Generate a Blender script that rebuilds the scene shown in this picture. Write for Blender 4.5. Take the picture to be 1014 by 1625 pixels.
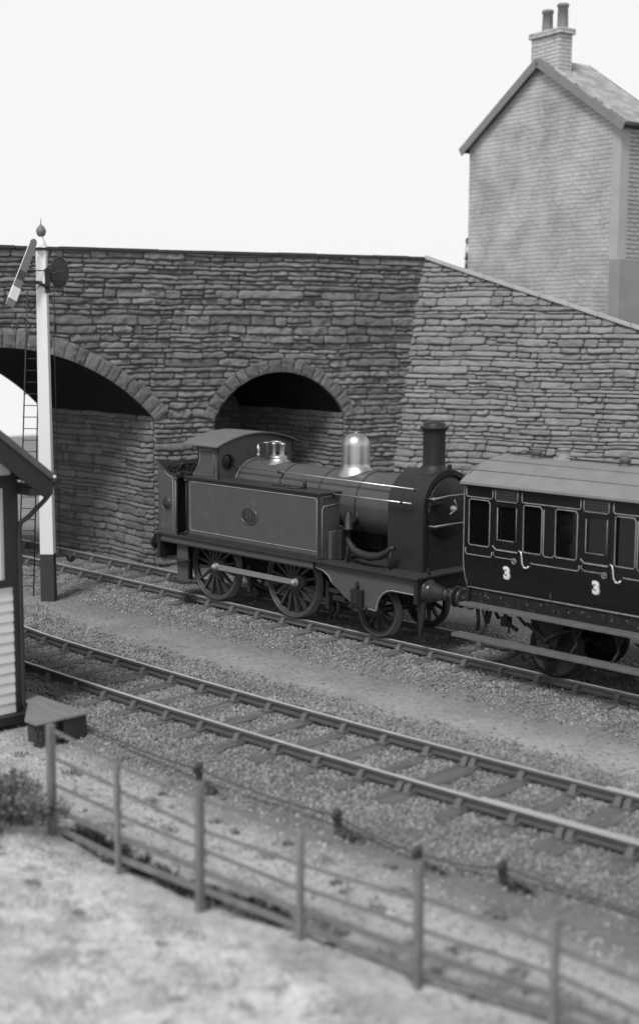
import bpy, bmesh, math, random
import numpy as np
from mathutils import Vector, Matrix, noise
random.seed(7); rng = np.random.default_rng(7)
SC = bpy.context.scene
COL = SC.collection
PI = math.pi
for o in list(bpy.data.objects): bpy.data.objects.remove(o)

# ------------------------------------------------------------------ camera
cam = bpy.data.cameras.new('camera'); camo = bpy.data.objects.new('camera', cam); COL.objects.link(camo); SC.camera = camo
Rr = Vector((0.69627993, 0.71774964, 0.00545037)); Uu = Vector((-0.10016455, 0.0896436, 0.99092436)); Ff = Vector((-0.71074701, 0.69050668, -0.13431011))
camo.matrix_world = Matrix(((Rr.x, Uu.x, -Ff.x, 0), (Rr.y, Uu.y, -Ff.y, 0), (Rr.z, Uu.z, -Ff.z, 6.144), (0, 0, 0, 1)))
cam.sensor_fit = 'VERTICAL'; cam.sensor_height = 36.0; cam.lens = 36.0 * 2143.23 / 1625.0
cam.clip_start = 0.1; cam.clip_end = 3000
cam.dof.use_dof = True; cam.dof.focus_distance = 28.0
cam.dof.aperture_fstop = (cam.lens / 1000) / 0.13
SC.render.resolution_x = 638; SC.render.resolution_y = 1024

# ------------------------------------------------------------------ sky and sun
SUN_EL = 55; SUN_DIR = Vector((0.30, -0.95, 0)).normalized() * math.cos(math.radians(SUN_EL)) + Vector((0, 0, math.sin(math.radians(SUN_EL))))
W = bpy.data.worlds.new('World'); SC.world = W; W.use_nodes = True
nt = W.node_tree; nt.nodes.clear()
out = nt.nodes.new('ShaderNodeOutputWorld'); bg = nt.nodes.new('ShaderNodeBackground')
sky = nt.nodes.new('ShaderNodeTexSky'); sky.sky_type = 'NISHITA'; sky.sun_disc = False
sky.sun_elevation = math.radians(SUN_EL); sky.sun_rotation = math.atan2(SUN_DIR.x, SUN_DIR.y); sky.air_density = 1; sky.dust_density = 4
bw = nt.nodes.new('ShaderNodeRGBToBW')
mx = nt.nodes.new('ShaderNodeMix'); mx.data_type = 'FLOAT'; mx.inputs[0].default_value = 0.94; mx.inputs[3].default_value = 9.75   # an even overcast over the clear sky
nt.links.new(sky.outputs[0], bw.inputs[0]); nt.links.new(bw.outputs[0], mx.inputs[2])
wtc = nt.nodes.new('ShaderNodeTexCoord'); wsx = nt.nodes.new('ShaderNodeSeparateXYZ'); nt.links.new(wtc.outputs['Generated'], wsx.inputs[0])
wmr = nt.nodes.new('ShaderNodeMapRange'); wmr.interpolation_type = 'SMOOTHSTEP'; wmr.inputs[1].default_value = .20; wmr.inputs[2].default_value = .85; wmr.inputs[3].default_value = 1.0; wmr.inputs[4].default_value = .30   # bright hazy horizon, dimmer overhead
nt.links.new(wsx.outputs['Z'], wmr.inputs[0]); wmu = nt.nodes.new('ShaderNodeMath'); wmu.operation = 'MULTIPLY'; nt.links.new(mx.outputs[0], wmu.inputs[0]); nt.links.new(wmr.outputs[0], wmu.inputs[1]); nt.links.new(wmu.outputs[0], bg.inputs[0])
bg.inputs[1].default_value = 0.10
nt.links.new(bg.outputs[0], out.inputs[0])
sl = bpy.data.lights.new('sun', 'SUN'); sl.energy = 2.8; sl.angle = math.radians(18); sl.color = (1, 1, 1)
so = bpy.data.objects.new('sun', sl); COL.objects.link(so); so.rotation_euler = SUN_DIR.to_track_quat('Z', 'Y').to_euler(); so.location = (0, 0, 30)
SC.view_settings.view_transform = 'Standard'; SC.view_settings.look = 'None'; SC.view_settings.exposure = 0; SC.view_settings.gamma = 1

# ------------------------------------------------------------------ materials (all neutral greys: a black and white photograph)
def M(name, val, rough=.6, metal=0, var=.15, scale=3.0, bump=0, bscale=40, island=0, spec=.5, stretch=None, spots=0, spotscale=6, spotval=.1, speck=0):
    m = bpy.data.materials.new(name); m.use_nodes = True; n = m.node_tree; L = n.links.new
    b = n.nodes['Principled BSDF']; b.inputs['Roughness'].default_value = rough; b.inputs['Metallic'].default_value = metal
    b.inputs['Specular IOR Level'].default_value = spec
    tc = n.nodes.new('ShaderNodeTexCoord'); src = tc.outputs['Object']
    if stretch:
        mp = n.nodes.new('ShaderNodeMapping'); mp.inputs['Scale'].default_value = stretch; L(src, mp.inputs[0]); src = mp.outputs[0]
    def mth(op, a, c):
        k = n.nodes.new('ShaderNodeMath'); k.operation = op
        for i, v in enumerate((a, c)):
            if isinstance(v, (int, float)): k.inputs[i].default_value = v
            else: L(v, k.inputs[i])
        return k.outputs[0]
    def nz(sc, det=6, ro=.6):
        k = n.nodes.new('ShaderNodeTexNoise'); k.inputs['Scale'].default_value = sc; k.inputs['Detail'].default_value = det; k.inputs['Roughness'].default_value = ro
        L(src, k.inputs['Vector']); return k.outputs[0]
    f = mth('MULTIPLY_ADD', nz(scale), 4 * var); n.nodes[-1].inputs[2].default_value = 1 - 2 * var
    if island:
        g = n.nodes.new('ShaderNodeNewGeometry'); q = mth('MULTIPLY_ADD', g.outputs['Random Per Island'], 2 * island); n.nodes[-1].inputs[2].default_value = 1 - island
        f = mth('MULTIPLY', f, q)
    v = mth('MULTIPLY', f, val)
    if speck:
        q = mth('MULTIPLY_ADD', nz(90, 3, .7), speck * 4); n.nodes[-1].inputs[2].default_value = 1 - 2 * speck
        v = mth('MULTIPLY', v, q)
    if spots:
        mr = n.nodes.new('ShaderNodeMapRange'); mr.inputs[1].default_value = .62 - spots * .2; mr.inputs[2].default_value = .70 - spots * .2; L(nz(spotscale, 8, .7), mr.inputs[0])
        k = n.nodes.new('ShaderNodeMix'); k.data_type = 'FLOAT'; L(mr.outputs[0], k.inputs[0]); L(v, k.inputs[2]); k.inputs[3].default_value = spotval; v = k.outputs[0]
    v = mth('MAXIMUM', v, .004)
    c = n.nodes.new('ShaderNodeCombineColor')
    for i in range(3): L(v, c.inputs[i])
    L(c.outputs[0], b.inputs['Base Color'])
    if bump:
        bp = n.nodes.new('ShaderNodeBump'); bp.inputs['Strength'].default_value = min(1, bump); bp.inputs['Distance'].default_value = .02 * max(1, bump)
        L(nz(bscale, 8, .7), bp.inputs['Height']); L(bp.outputs[0], b.inputs['Normal'])
    rr = mth('MULTIPLY_ADD', nz(scale * 2.3), .3); n.nodes[-1].inputs[2].default_value = rough - .15
    L(rr, b.inputs['Roughness'])
    return m

stoneM = M('rubble_stone', .205, .9, var=.22, scale=2.2, bump=2.6, bscale=13, island=.24, spec=.2, spots=.15, spotscale=1.1, spotval=.2)
mortarM = M('lime_mortar', .26, .95, var=.2, scale=1.5, bump=.6, bscale=20, spec=.1)
voussM = M('arch_stone', .17, .9, var=.2, scale=3, bump=1, bscale=18, island=.22, spec=.2)
vaultShadeM = M('vault_shade_black', .025, .95, var=.2, scale=1.5, bump=.5, bscale=20, spec=.05)  # near-black base colour holds the shade under the arches
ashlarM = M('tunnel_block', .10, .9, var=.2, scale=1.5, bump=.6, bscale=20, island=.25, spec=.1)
copeM = M('coping_stone', .46, .85, var=.12, scale=3, bump=.4, bscale=20, spec=.2)
copeDM = M('dark_coping', .07, .85, var=.2, scale=3, bump=.4, bscale=20, spec=.2)
groundM = None
ballM = M('ballast_stone', .255, .9, var=.30, scale=1.6, island=.40, spec=.2)
sleepM = M('sleeper_wood', .175, .85, var=.35, scale=2.0, bump=1.5, bscale=30, spec=.2, stretch=(3, .6, 3))
railM = M('rail_steel_side', .11, .55, metal=.2, var=.2, scale=4, bump=.2)
railtopM = M('rail_head', .62, .5, metal=.25, var=.08, scale=.6)
chairM = M('rail_chair_iron', .13, .7, var=.2, scale=8, bump=.3)
paintM = M('engine_paint', .088, .55, var=.10, scale=3.5, bump=.15, bscale=50, speck=.14, spec=.3, spots=.02, spotscale=7, spotval=.13)
sheetM = M('boiler_paint', .085, .44, var=.12, scale=3, speck=.12, spec=.35, spots=.0, spotscale=6, spotval=.13)
dirtyM = M('smokebox_black', .026, .5, var=.15, scale=3, speck=.1, spec=.35)
blackM = M('black_iron', .022, .5, var=.2, scale=5, speck=.1, spec=.4)
deckM = M('footplate_black', .036, .6, var=.25, scale=4, speck=.15, spec=.4)
wheelM = M('wheel_paint', .05, .5, var=.15, scale=4, speck=.1, spec=.4)
tyreM = M('tyre_steel', .085, .45, metal=.4, var=.15, scale=4)
steelM = M('bright_rod', .30, .55, metal=.35, var=.12, scale=5)
railingM = M('handrail_steel', .6, .32, metal=.8, var=.05, scale=5)
brassM = M('polished_brass', .55, .40, metal=1, var=.06, scale=3)
lineM = M('lining_paint', .38, .6, var=.3, scale=7)
coalM = M('coal', .03, .35, var=.3, scale=9, island=.4, spec=.6)
darkM = M('dark_interior', .015, .9, var=.1, spec=.1)
coachM = M('coach_lake', .009, .34, var=.2, scale=3, speck=.1, spec=.35)
mouldM = M('coach_gold_line', .27, .5, var=.35, scale=9)
glassM = M('coach_glass', .004, .07, var=.1, scale=2, spec=.6)
roofM = M('coach_roof_canvas', .225, .8, var=.12, scale=3, bump=.15, bscale=70, spec=.2)
underM = M('underframe_black', .016, .6, var=.3, scale=5, spec=.3, spots=.1, spotscale=18, spotval=.16)
boardM = M('footboard_wood', .12, .7, var=.25, scale=6, spec=.3)
numM = M('number_paint', .8, .6, var=.08, scale=20)
numDM = M('number_shade', .16, .6, var=.08, scale=20)
whiteM = M('white_post_paint', .86, .6, var=.03, scale=2)
bpostM = M('black_post_paint', .045, .7, var=.2, scale=5)
armM = M('signal_red_paint', .23, .55, var=.08, scale=5)
armDM = M('signal_stripe', .07, .55, var=.08, scale=5)
lensM = M('spectacle_glass', .012, .25, var=.1)
sboardM = M('white_weatherboard', .72, .75, var=.06, scale=3, bump=.15, spec=.2)
sdarkM = M('dark_box_trim', .025, .55, var=.2, scale=4)
sroofM = M('box_roof', .085, .8, var=.2, scale=3, bump=.3)
curtM = M('curtain', .8, .9, var=.04)
plankM = M('platform_planks', .2, .85, var=.2, scale=2, bump=.5, bscale=20, stretch=(1, 5, 1))
fenceM = M('fence_wood', .17, .85, var=.3, scale=6, bump=.4)
leafM = M('bush_leaf', .15, .8, var=.3, scale=6, island=.5, spec=.2)
twigM = M('twig', .06, .9)
strawM = M('dry_grass', .42, .9, var=.2, scale=1.5, island=.4, spec=.1)
mossM = M('dark_weed', .10, .9, var=.3, scale=3, island=.5, spec=.1)
slateM = M('roof_slate', .36, .8, var=.15, scale=2, bump=.3, spec=.3, island=.2)
bargeM = M('bargeboard', .21, .75, var=.1, scale=3)
potM = M('chimney_pot', .24, .8, var=.15, scale=6, spec=.2)
renderM = M('smooth_render', .29, .9, var=.12, scale=1.5, bump=.2, spec=.1)

def brick_mat(name, val, rowh=.13, bw_=.34, dark=.62, var=.16):
    m = M(name, val, .9, var=var, scale=.9, bump=0, spec=.1, speck=.08); n = m.node_tree; L = n.links.new
    b = n.nodes['Principled BSDF']; lk = b.inputs['Base Color'].links[0].from_socket
    tc = n.nodes.new('ShaderNodeUVMap')
    br = n.nodes.new('ShaderNodeTexBrick'); br.inputs['Scale'].default_value = 1; br.inputs['Brick Width'].default_value = bw_; br.inputs['Row Height'].default_value = rowh
    br.inputs['Mortar Size'].default_value = .016; br.inputs['Mortar Smooth'].default_value = .6
    br.inputs['Color1'].default_value = (1, 1, 1, 1); br.inputs['Color2'].default_value = (.93, .93, .93, 1); br.inputs['Mortar'].default_value = (dark,) * 3 + (1,)
    # slightly wavy courses
    ns = n.nodes.new('ShaderNodeTexNoise'); ns.inputs['Scale'].default_value = 1.2; L(tc.outputs[0], ns.inputs['Vector'])
    vm = n.nodes.new('ShaderNodeVectorMath'); vm.operation = 'MULTIPLY_ADD'; L(ns.outputs['Color'], vm.inputs[0]); vm.inputs[1].default_value = (.06, .1, 0); L(tc.outputs[0], vm.inputs[2])
    L(vm.outputs[0], br.inputs['Vector'])
    # old patched areas with irregular dark outlines
    vo = n.nodes.new('ShaderNodeTexVoronoi'); vo.feature = 'DISTANCE_TO_EDGE'; vo.inputs['Scale'].default_value = .9
    n2 = n.nodes.new('ShaderNodeTexNoise'); n2.inputs['Scale'].default_value = 3; n2.inputs['Detail'].default_value = 5; L(tc.outputs[0], n2.inputs['Vector'])
    v2 = n.nodes.new('ShaderNodeVectorMath'); v2.operation = 'MULTIPLY_ADD'; L(n2.outputs['Color'], v2.inputs[0]); v2.inputs[1].default_value = (.22, .5, 0); L(tc.outputs[0], v2.inputs[2])
    L(v2.outputs[0], vo.inputs['Vector'])
    mr = n.nodes.new('ShaderNodeMapRange'); mr.inputs[1].default_value = 0; mr.inputs[2].default_value = .022; mr.inputs[3].default_value = .78; mr.inputs[4].default_value = 1; L(vo.outputs['Distance'], mr.inputs[0])
    n3 = n.nodes.new('ShaderNodeTexNoise'); n3.inputs['Scale'].default_value = 1.7; L(tc.outputs[0], n3.inputs['Vector'])
    mr3 = n.nodes.new('ShaderNodeMapRange'); mr3.inputs[1].default_value = .5; mr3.inputs[2].default_value = .56; L(n3.outputs[0], mr3.inputs[0])
    mm = n.nodes.new('ShaderNodeMath'); mm.operation = 'MAXIMUM'; L(mr.outputs[0], mm.inputs[0]); L(mr3.outputs[0], mm.inputs[1])
    c1 = n.nodes.new('ShaderNodeMix'); c1.data_type = 'RGBA'; c1.blend_type = 'MULTIPLY'; c1.inputs[0].default_value = 1; L(lk, c1.inputs[6]); L(br.outputs['Color'], c1.inputs[7])
    c2 = n.nodes.new('ShaderNodeVectorMath'); c2.operation = 'SCALE'; L(c1.outputs[2], c2.inputs[0]); L(mm.outputs[0], c2.inputs['Scale'])
    sx_ = n.nodes.new('ShaderNodeSeparateXYZ'); L(vm.outputs[0], sx_.inputs[0])
    dv = n.nodes.new('ShaderNodeMath'); dv.operation = 'DIVIDE'; L(sx_.outputs['Y'], dv.inputs[0]); dv.inputs[1].default_value = rowh
    fr = n.nodes.new('ShaderNodeMath'); fr.operation = 'FRACT'; L(dv.outputs[0], fr.inputs[0])
    fm = n.nodes.new('ShaderNodeMapRange'); fm.inputs[1].default_value = .0; fm.inputs[2].default_value = .30; fm.inputs[3].default_value = dark * .84; fm.inputs[4].default_value = 1; L(fr.outputs[0], fm.inputs[0])
    c3 = n.nodes.new('ShaderNodeVectorMath'); c3.operation = 'SCALE'; L(c2.outputs[0], c3.inputs[0]); L(fm.outputs[0], c3.inputs['Scale'])
    L(c3.outputs[0], b.inputs['Base Color'])
    bp = n.nodes.new('ShaderNodeBump'); bp.inputs['Strength'].default_value = .8; bp.inputs['Distance'].default_value = .02; bp.invert = True
    L(br.outputs['Fac'], bp.inputs['Height']); L(bp.outputs[0], b.inputs['Normal'])
    return m
brickM = brick_mat('house_brick', .46, dark=.86, var=.34)
brick2M = brick_mat('house_brick_side', .42, .125, .34, .5)
stackM = brick_mat('stack_brick', .52, .11, .28, .7)

# ------------------------------------------------------------------ mesh builder
class MB:
    def __init__(s): s.v = []; s.f = []; s.sm = []; s.uv = None
    def add(s, vs, fs, smooth=False):
        b = len(s.v); s.v += [tuple(p) for p in vs]; s.f += [tuple(i + b for i in f) for f in fs]; s.sm += [smooth] * len(fs); return s
    def box(s, x0, x1, y0, y1, z0, z1):
        x0, x1 = sorted((x0, x1)); y0, y1 = sorted((y0, y1)); z0, z1 = sorted((z0, z1))
        return s.add([(x0, y0, z0), (x1, y0, z0), (x1, y1, z0), (x0, y1, z0), (x0, y0, z1), (x1, y0, z1), (x1, y1, z1), (x0, y1, z1)],
                     [(0, 3, 2, 1), (4, 5, 6, 7), (0, 1, 5, 4), (1, 2, 6, 5), (2, 3, 7, 6), (3, 0, 4, 7)])
    def obox(s, c, ax, ay, az):   # oriented box: centre and half vectors
        c, ax, ay, az = map(Vector, (c, ax, ay, az)); vs = []
        for k in (-1, 1):
            for i, j in ((-1, -1), (1, -1), (1, 1), (-1, 1)): vs.append(c + ax * i + ay * j + az * k)
        return s.add(vs, [(0, 3, 2, 1), (4, 5, 6, 7), (0, 1, 5, 4), (1, 2, 6, 5), (2, 3, 7, 6), (3, 0, 4, 7)])
    def tube(s, pts, r, n=8, cap=True, closed=False):
        pts = [Vector(p) for p in pts]; m = len(pts); rs = r if isinstance(r, (list, tuple)) else [r] * m
        ring = []; up0 = None
        for i in range(m):
            a = pts[(i - 1) % m] if (i > 0 or closed) else pts[i]; b = pts[(i + 1) % m] if (i < m - 1 or closed) else pts[i]
            t = (b - a).normalized()
            if up0 is None: up0 = Vector((0, 0, 1)) if abs(t.z) < .9 else Vector((1, 0, 0))
            u = (up0 - t * up0.dot(t)).normalized(); w = t.cross(u); up0 = u
            ring.append([pts[i] + (u * math.cos(2 * PI * k / n) + w * math.sin(2 * PI * k / n)) * rs[i] for k in range(n)])
        vs = [p for q in ring for p in q]; fs = []
        for i in range(m if closed else m - 1):
            j = (i + 1) % m
            for k in range(n): fs.append((i * n + k, i * n + (k + 1) % n, j * n + (k + 1) % n, j * n + k))
        s.add(vs, fs, True)
        if cap and not closed: s.add(ring[0], [tuple(range(n))[::-1]]); s.add(ring[-1], [tuple(range(n))])
        return s
    def lathe(s, o, axis, prof, n=32, a0=0, a1=2 * PI, smooth=True):   # prof: (distance along axis, radius)
        o = Vector(o); t = Vector(axis).normalized(); u = (Vector((0, 0, 1)) if abs(t.z) < .9 else Vector((1, 0, 0))); u = (u - t * u.dot(t)).normalized(); w = t.cross(u)
        full = abs(a1 - a0 - 2 * PI) < 1e-6; cnt = n if full else n + 1
        vs = []; fs = []
        for (h, r) in prof:
            for k in range(cnt):
                a = a0 + (a1 - a0) * k / n; vs.append(o + t * h + (u * math.cos(a) + w * math.sin(a)) * r)
        for i in range(len(prof) - 1):
            for k in range(n):
                k2 = (k + 1) % cnt; fs.append((i * cnt + k, i * cnt + k2, (i + 1) * cnt + k2, (i + 1) * cnt + k))
        s.add(vs, fs, smooth)
        return s
    def cyl(s, o, axis, r, h, n=24, smooth=True):
        s.lathe(o, axis, [(0, r), (h, r)], n, smooth=smooth); s.lathe(o, axis, [(0, 0.0001), (0, r)], n, smooth=False); s.lathe(o, axis, [(h, r), (h, .0001)], n, smooth=False); return s
    def prism(s, poly, ext, frame=None):   # poly of 3D points, ext vector
        e = Vector(ext); a = [Vector(p) for p in poly]; n = len(a)
        return s.add(a + [p + e for p in a], [tuple(range(n))[::-1], tuple(range(n, 2 * n))] + [(i, (i + 1) % n, (i + 1) % n + n, i + n) for i in range(n)])
    def sphere(s, c, r, n=16, m=10, sc=(1, 1, 1)):
        vs = []; fs = []
        for i in range(m + 1):
            th = PI * i / m
            for k in range(n): vs.append((c[0] + r * sc[0] * math.sin(th) * math.cos(2 * PI * k / n), c[1] + r * sc[1] * math.sin(th) * math.sin(2 * PI * k / n), c[2] + r * sc[2] * math.cos(th)))
        for i in range(m):
            for k in range(n): fs.append((i * n + k, (i + 1) * n + k, (i + 1) * n + (k + 1) % n, i * n + (k + 1) % n))
        return s.add(vs, fs, True)
    def torus(s, c, axis, R, r, n=32, m=8, a0=0, a1=2 * PI):
        c = Vector(c); t = Vector(axis).normalized(); u = (Vector((0, 0, 1)) if abs(t.z) < .9 else Vector((1, 0, 0))); u = (u - t * u.dot(t)).normalized(); w = t.cross(u)
        full = abs(a1 - a0 - 2 * PI) < 1e-6
        pts = [c + (u * math.cos(a0 + (a1 - a0) * k / n) + w * math.sin(a0 + (a1 - a0) * k / n)) * R for k in range(n if full else n + 1)]
        return s.tube(pts, r, m, closed=full)
    def build(s, name, mat, parent=None, org=None, bevel=0, fix=True):
        if org is None: org = parent.get('_org', (0, 0, 0)) if parent is not None else (0, 0, 0)
        org = Vector(org)
        me = bpy.data.meshes.new(name); me.from_pydata([tuple(Vector(p) - org) for p in s.v], [], s.f)
        me.polygons.foreach_set('use_smooth', s.sm)
        if fix:
            bm = bmesh.new(); bm.from_mesh(me); bmesh.ops.remove_doubles(bm, verts=bm.verts, dist=1e-5)
            bmesh.ops.recalc_face_normals(bm, faces=bm.faces); bm.to_mesh(me); bm.free()
        if s.uv:
            uvl = me.uv_layers.new(name='UVMap'); a = Vector(s.uv[0]); b = Vector(s.uv[1]); oo = Vector(s.uv[2])
            for lp in me.loops:
                p = me.vertices[lp.vertex_index].co + org - oo; uvl.data[lp.index].uv = (p.dot(a), p.dot(b))
        me.materials.append(mat)
        o = bpy.data.objects.new(name, me); COL.objects.link(o)
        if parent is not None: o.parent = parent; o['_org'] = tuple(org)
        else: o.location = org; o['_org'] = tuple(org)
        if bevel:
            bv = o.modifiers.new('bevel', 'BEVEL'); bv.width = bevel; bv.segments = 2; bv.limit_method = 'ANGLE'; bv.angle_limit = .6
        return o
def thing(name, label, cat, loc, group=None):
    o = bpy.data.objects.new(name, None); COL.objects.link(o); o.location = loc; o.empty_display_size = .2
    o['label'] = label; o['category'] = cat; o['_org'] = tuple(loc)
    if group: o['group'] = group
    return o
def tag(o, label=None, cat=None, group=None, kind=None):
    if label: o['label'] = label
    if cat: o['category'] = cat
    if group: o['group'] = group
    if kind: o['kind'] = kind
    return o
def text_mesh(txt, size, ext, bold=.0):
    c = bpy.data.curves.new('t', 'FONT'); c.body = txt; c.size = size; c.extrude = ext; c.offset = bold; c.align_x = 'CENTER'; c.align_y = 'CENTER'
    o = bpy.data.objects.new('t', c); COL.objects.link(o); dg = bpy.context.evaluated_depsgraph_get(); dg.update()
    me = bpy.data.meshes.new_from_object(o.evaluated_get(dg)); v = [tuple(p.co) for p in me.vertices]; f = [tuple(p.vertices) for p in me.polygons]
    bpy.data.objects.remove(o); bpy.data.curves.remove(c); bpy.data.meshes.remove(me); return v, f
def nrm(x, y, z, s): return noise.noise(Vector((x * s, y * s, z * s)))

# ------------------------------------------------------------------ track alignment
YC = 20.19
def c2(x):      # centre line of the front track
    if x < -22: return 13.885 + (x + 22) ** 2 * .028
    t = (x + 22) / 12.5
    return 13.885 + .0 * t + .58 * max(0, t - .12) ** 1.9 if t > .12 else 13.885
def d2(x): return (c2(x + .05) - c2(x - .05)) / .1
def P2(x, off):  # point at lateral offset from the front track's centre
    d = d2(x); n = Vector((-d, 1)).normalized(); return x + n.x * off, c2(x) + n.y * off

# ------------------------------------------------------------------ ground
def bump01(d, w, e): return 1 / (1 + math.exp(min(50, (abs(d) - w) / e)))
def gz(x, y):
    z = -.30
    z += .080 * bump01(y - YC, 1.95, .12) if x > -80 else 0
    if -40 < x < 40: z += .080 * bump01(y - c2(max(-36, min(x, 12))), 1.95, .12)
    if y < 11.3:
        k = min(1, (11.3 - y) / 1.2); z += k * (.05 * nrm(x, y, 0, .5) + .05 * nrm(x, y, 3, 1.7) + .035 * nrm(x, y, 7, 4.5))
        z += .16 * bump01(x + 15.2, 1.0, .35) * bump01(y - 8.3, .8, .25)
        if y < 8.9: z += .10 * min(1, (8.9 - y) / 1.5)
        z -= .06 * bump01(y - 9.4 - .05 * (x + 12), .18, .07) * bump01(x + 12.4, 2.0, .3)      # shallow ditch added behind the fence to darken the gaps under the rails
    else: z += .012 * nrm(x, y, 0, 2.5)
    z += .012 * nrm(x, y, 5, 6)
    r = math.hypot(x, y)
    if r > 84: z -= min(60, (r - 84) * .35)
    return z
def axis_pts(lo, a, b, hi, step):
    o = list(np.arange(a, b + 1e-6, step)); s = step; p = a; L = []
    while p > lo: s = min(s * 1.35, 12); p -= s; L.append(p)
    s = step; p = o[-1]; Rr_ = []
    while p < hi: s = min(s * 1.35, 12); p += s; Rr_.append(p)
    return L[::-1] + o + Rr_
gx = axis_pts(-190, -31, -3, 120, .085); gy = axis_pts(-120, 4.0, 23.0, 190, .085)
nx, ny = len(gx), len(gy)
gv = [(x, y, gz(x, y)) for y in gy for x in gx]
gf = [(j * nx + i, j * nx + i + 1, (j + 1) * nx + i + 1, (j + 1) * nx + i) for j in range(ny - 1) for i in range(nx - 1)]

def ground_material():
    m = bpy.data.materials.new('ground_soil'); m.use_nodes = True; n = m.node_tree; L = n.links.new; b = n.nodes['Principled BSDF']
    b.inputs['Roughness'].default_value = .95; b.inputs['Specular IOR Level'].default_value = .1
    g = n.nodes.new('ShaderNodeTexCoord'); src = g.outputs['Object']
    at = n.nodes.new('ShaderNodeAttribute'); at.attribute_name = 'tone'
    def nz(sc, det=8, ro=.65):
        k = n.nodes.new('ShaderNodeTexNoise'); k.inputs['Scale'].default_value = sc; k.inputs['Detail'].default_value = det; k.inputs['Roughness'].default_value = ro; L(src, k.inputs['Vector']); return k.outputs[0]
    def ma(a, mul, add):
        k = n.nodes.new('ShaderNodeMath'); k.operation = 'MULTIPLY_ADD'; L(a, k.inputs[0]); k.inputs[1].default_value = mul; k.inputs[2].default_value = add; return k.outputs[0]
    def mul(a, c):
        k = n.nodes.new('ShaderNodeMath'); k.operation = 'MULTIPLY'; L(a, k.inputs[0]); L(c, k.inputs[1]); return k.outputs[0]
    v = mul(at.outputs['Fac'], ma(nz(1.1), .7, .65)); v = mul(v, ma(nz(9), 1.1, .45)); v = mul(v, ma(nz(60, 4), 1.0, .5))
    c = n.nodes.new('ShaderNodeCombineColor')
    for i in range(3): L(v, c.inputs[i])
    L(c.outputs[0], b.inputs['Base Color'])
    bp = n.nodes.new('ShaderNodeBump'); bp.inputs['Strength'].default_value = .8; bp.inputs['Distance'].default_value = .03; L(nz(28), bp.inputs['Height']); L(bp.outputs[0], b.inputs['Normal'])
    return m
groundM = ground_material()
def tone(x, y):     # soil colour: cinder under the tracks, paler beaten path between them, sandy foreground
    t = .19
    if y < 11.7:
        k = min(1, (11.7 - y) / .9); t = .19 * (1 - k) + .45 * k
        f = 9.0 + .12 * nrm(x, y, 2, 1.5)
        if y < f: k2 = min(1, (f - y) / .5); t = t * (1 - k2) + .63 * k2
        q = nrm(x, y, 9, 1.3) + .5 * nrm(x, y, 4, 4)
        if q > .12: t *= 1 - min(.18, (q - .12) * .8)
    elif y < 19:
        d = (y - 16.75 + .25 * nrm(x, 0, 1, .35)) / 1.0
        t += .10 * math.exp(-d * d) * (1 + .4 * nrm(x, y, 8, .8)) * (1.0 if x < -22 else min(1.7, 1.0 + (x + 22) * .07))
    if y > 21.5 and x > -34: t = .12
    if x < -32: t = .24
    return max(.03, t)
me = bpy.data.meshes.new('ground'); me.from_pydata(gv, [], gf); me.polygons.foreach_set('use_smooth', [True] * len(gf))
ta = me.attributes.new('tone', 'FLOAT', 'POINT'); ta.data.foreach_set('value', [tone(p[0], p[1]) for p in gv])
me.materials.append(groundM); ground = bpy.data.objects.new('ground', me); COL.objects.link(ground); ground['kind'] = 'structure'

# ------------------------------------------------------------------ loose stones as one mesh each
def scatter(name, N, pts, smin, smax, mat, kind_label, flat=.7):
    base = np.array([(-1, -1, -1), (1, -1, -1), (1, 1, -1), (-1, 1, -1), (-1, -1, 1), (1, -1, 1), (1, 1, 1), (-1, 1, 1)], float) * .5
    quads = np.array([(0, 3, 2, 1), (4, 5, 6, 7), (0, 1, 5, 4), (1, 2, 6, 5), (2, 3, 7, 6), (3, 0, 4, 7)])
    N = len(pts); s = rng.uniform(smin, smax, N) * (1 + .5 * (rng.random(N) < .08))
    v = base[None] * (1 + rng.uniform(-.35, .35, (N, 8, 3))); v = v * s[:, None, None] * np.array([1, 1, flat])
    q = rng.normal(size=(N, 4)); q /= np.linalg.norm(q, axis=1)[:, None]; w, x, y, z = q.T
    Rm = np.stack([np.stack([1 - 2 * (y * y + z * z), 2 * (x * y - z * w), 2 * (x * z + y * w)], 1), np.stack([2 * (x * y + z * w), 1 - 2 * (x * x + z * z), 2 * (y * z - x * w)], 1), np.stack([2 * (x * z - y * w), 2 * (y * z + x * w), 1 - 2 * (x * x + y * y)], 1)], 1)
    v = np.einsum('nij,nkj->nki', Rm, v) + pts[:, None, :]
    me = bpy.data.meshes.new(name); me.vertices.add(N * 8); me.vertices.foreach_set('co', v.reshape(-1))
    f = (quads[None] + (np.arange(N) * 8)[:, None, None]).reshape(-1)
    me.loops.add(len(f)); me.loops.foreach_set('vertex_index', f); me.polygons.add(N * 6)
    me.polygons.foreach_set('loop_start', np.arange(N * 6) * 4); me.polygons.foreach_set('loop_total', np.full(N * 6, 4)); me.update(); me.validate()
    me.materials.append(mat); o = bpy.data.objects.new(name, me); COL.objects.link(o); tag(o, kind_label, 'ballast', kind='stuff'); return o
def band(n, x0, x1, yc, half, edge, sink=.0):  # stones lie between the sleepers, only a few on top of them
    out_ = []
    xs = rng.uniform(x0, x1, n); ds = rng.uniform(-half - edge, half + edge, n); rr = rng.random(n)
    for x, d, r_ in zip(xs, ds, rr):
        e = abs(d) - half
        if e > 0 and r_ < (e / edge) ** .6: continue
        y = (yc(x) if callable(yc) else yc) + d; out_.append((x, y, gz(x, y) + rng.uniform(-.004, .020)))
    return out_
bp_ = band(75000, -37, -8.5, YC, 1.75, .75) + band(80000, -27, -5.5, c2, 1.7, .9)
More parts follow.
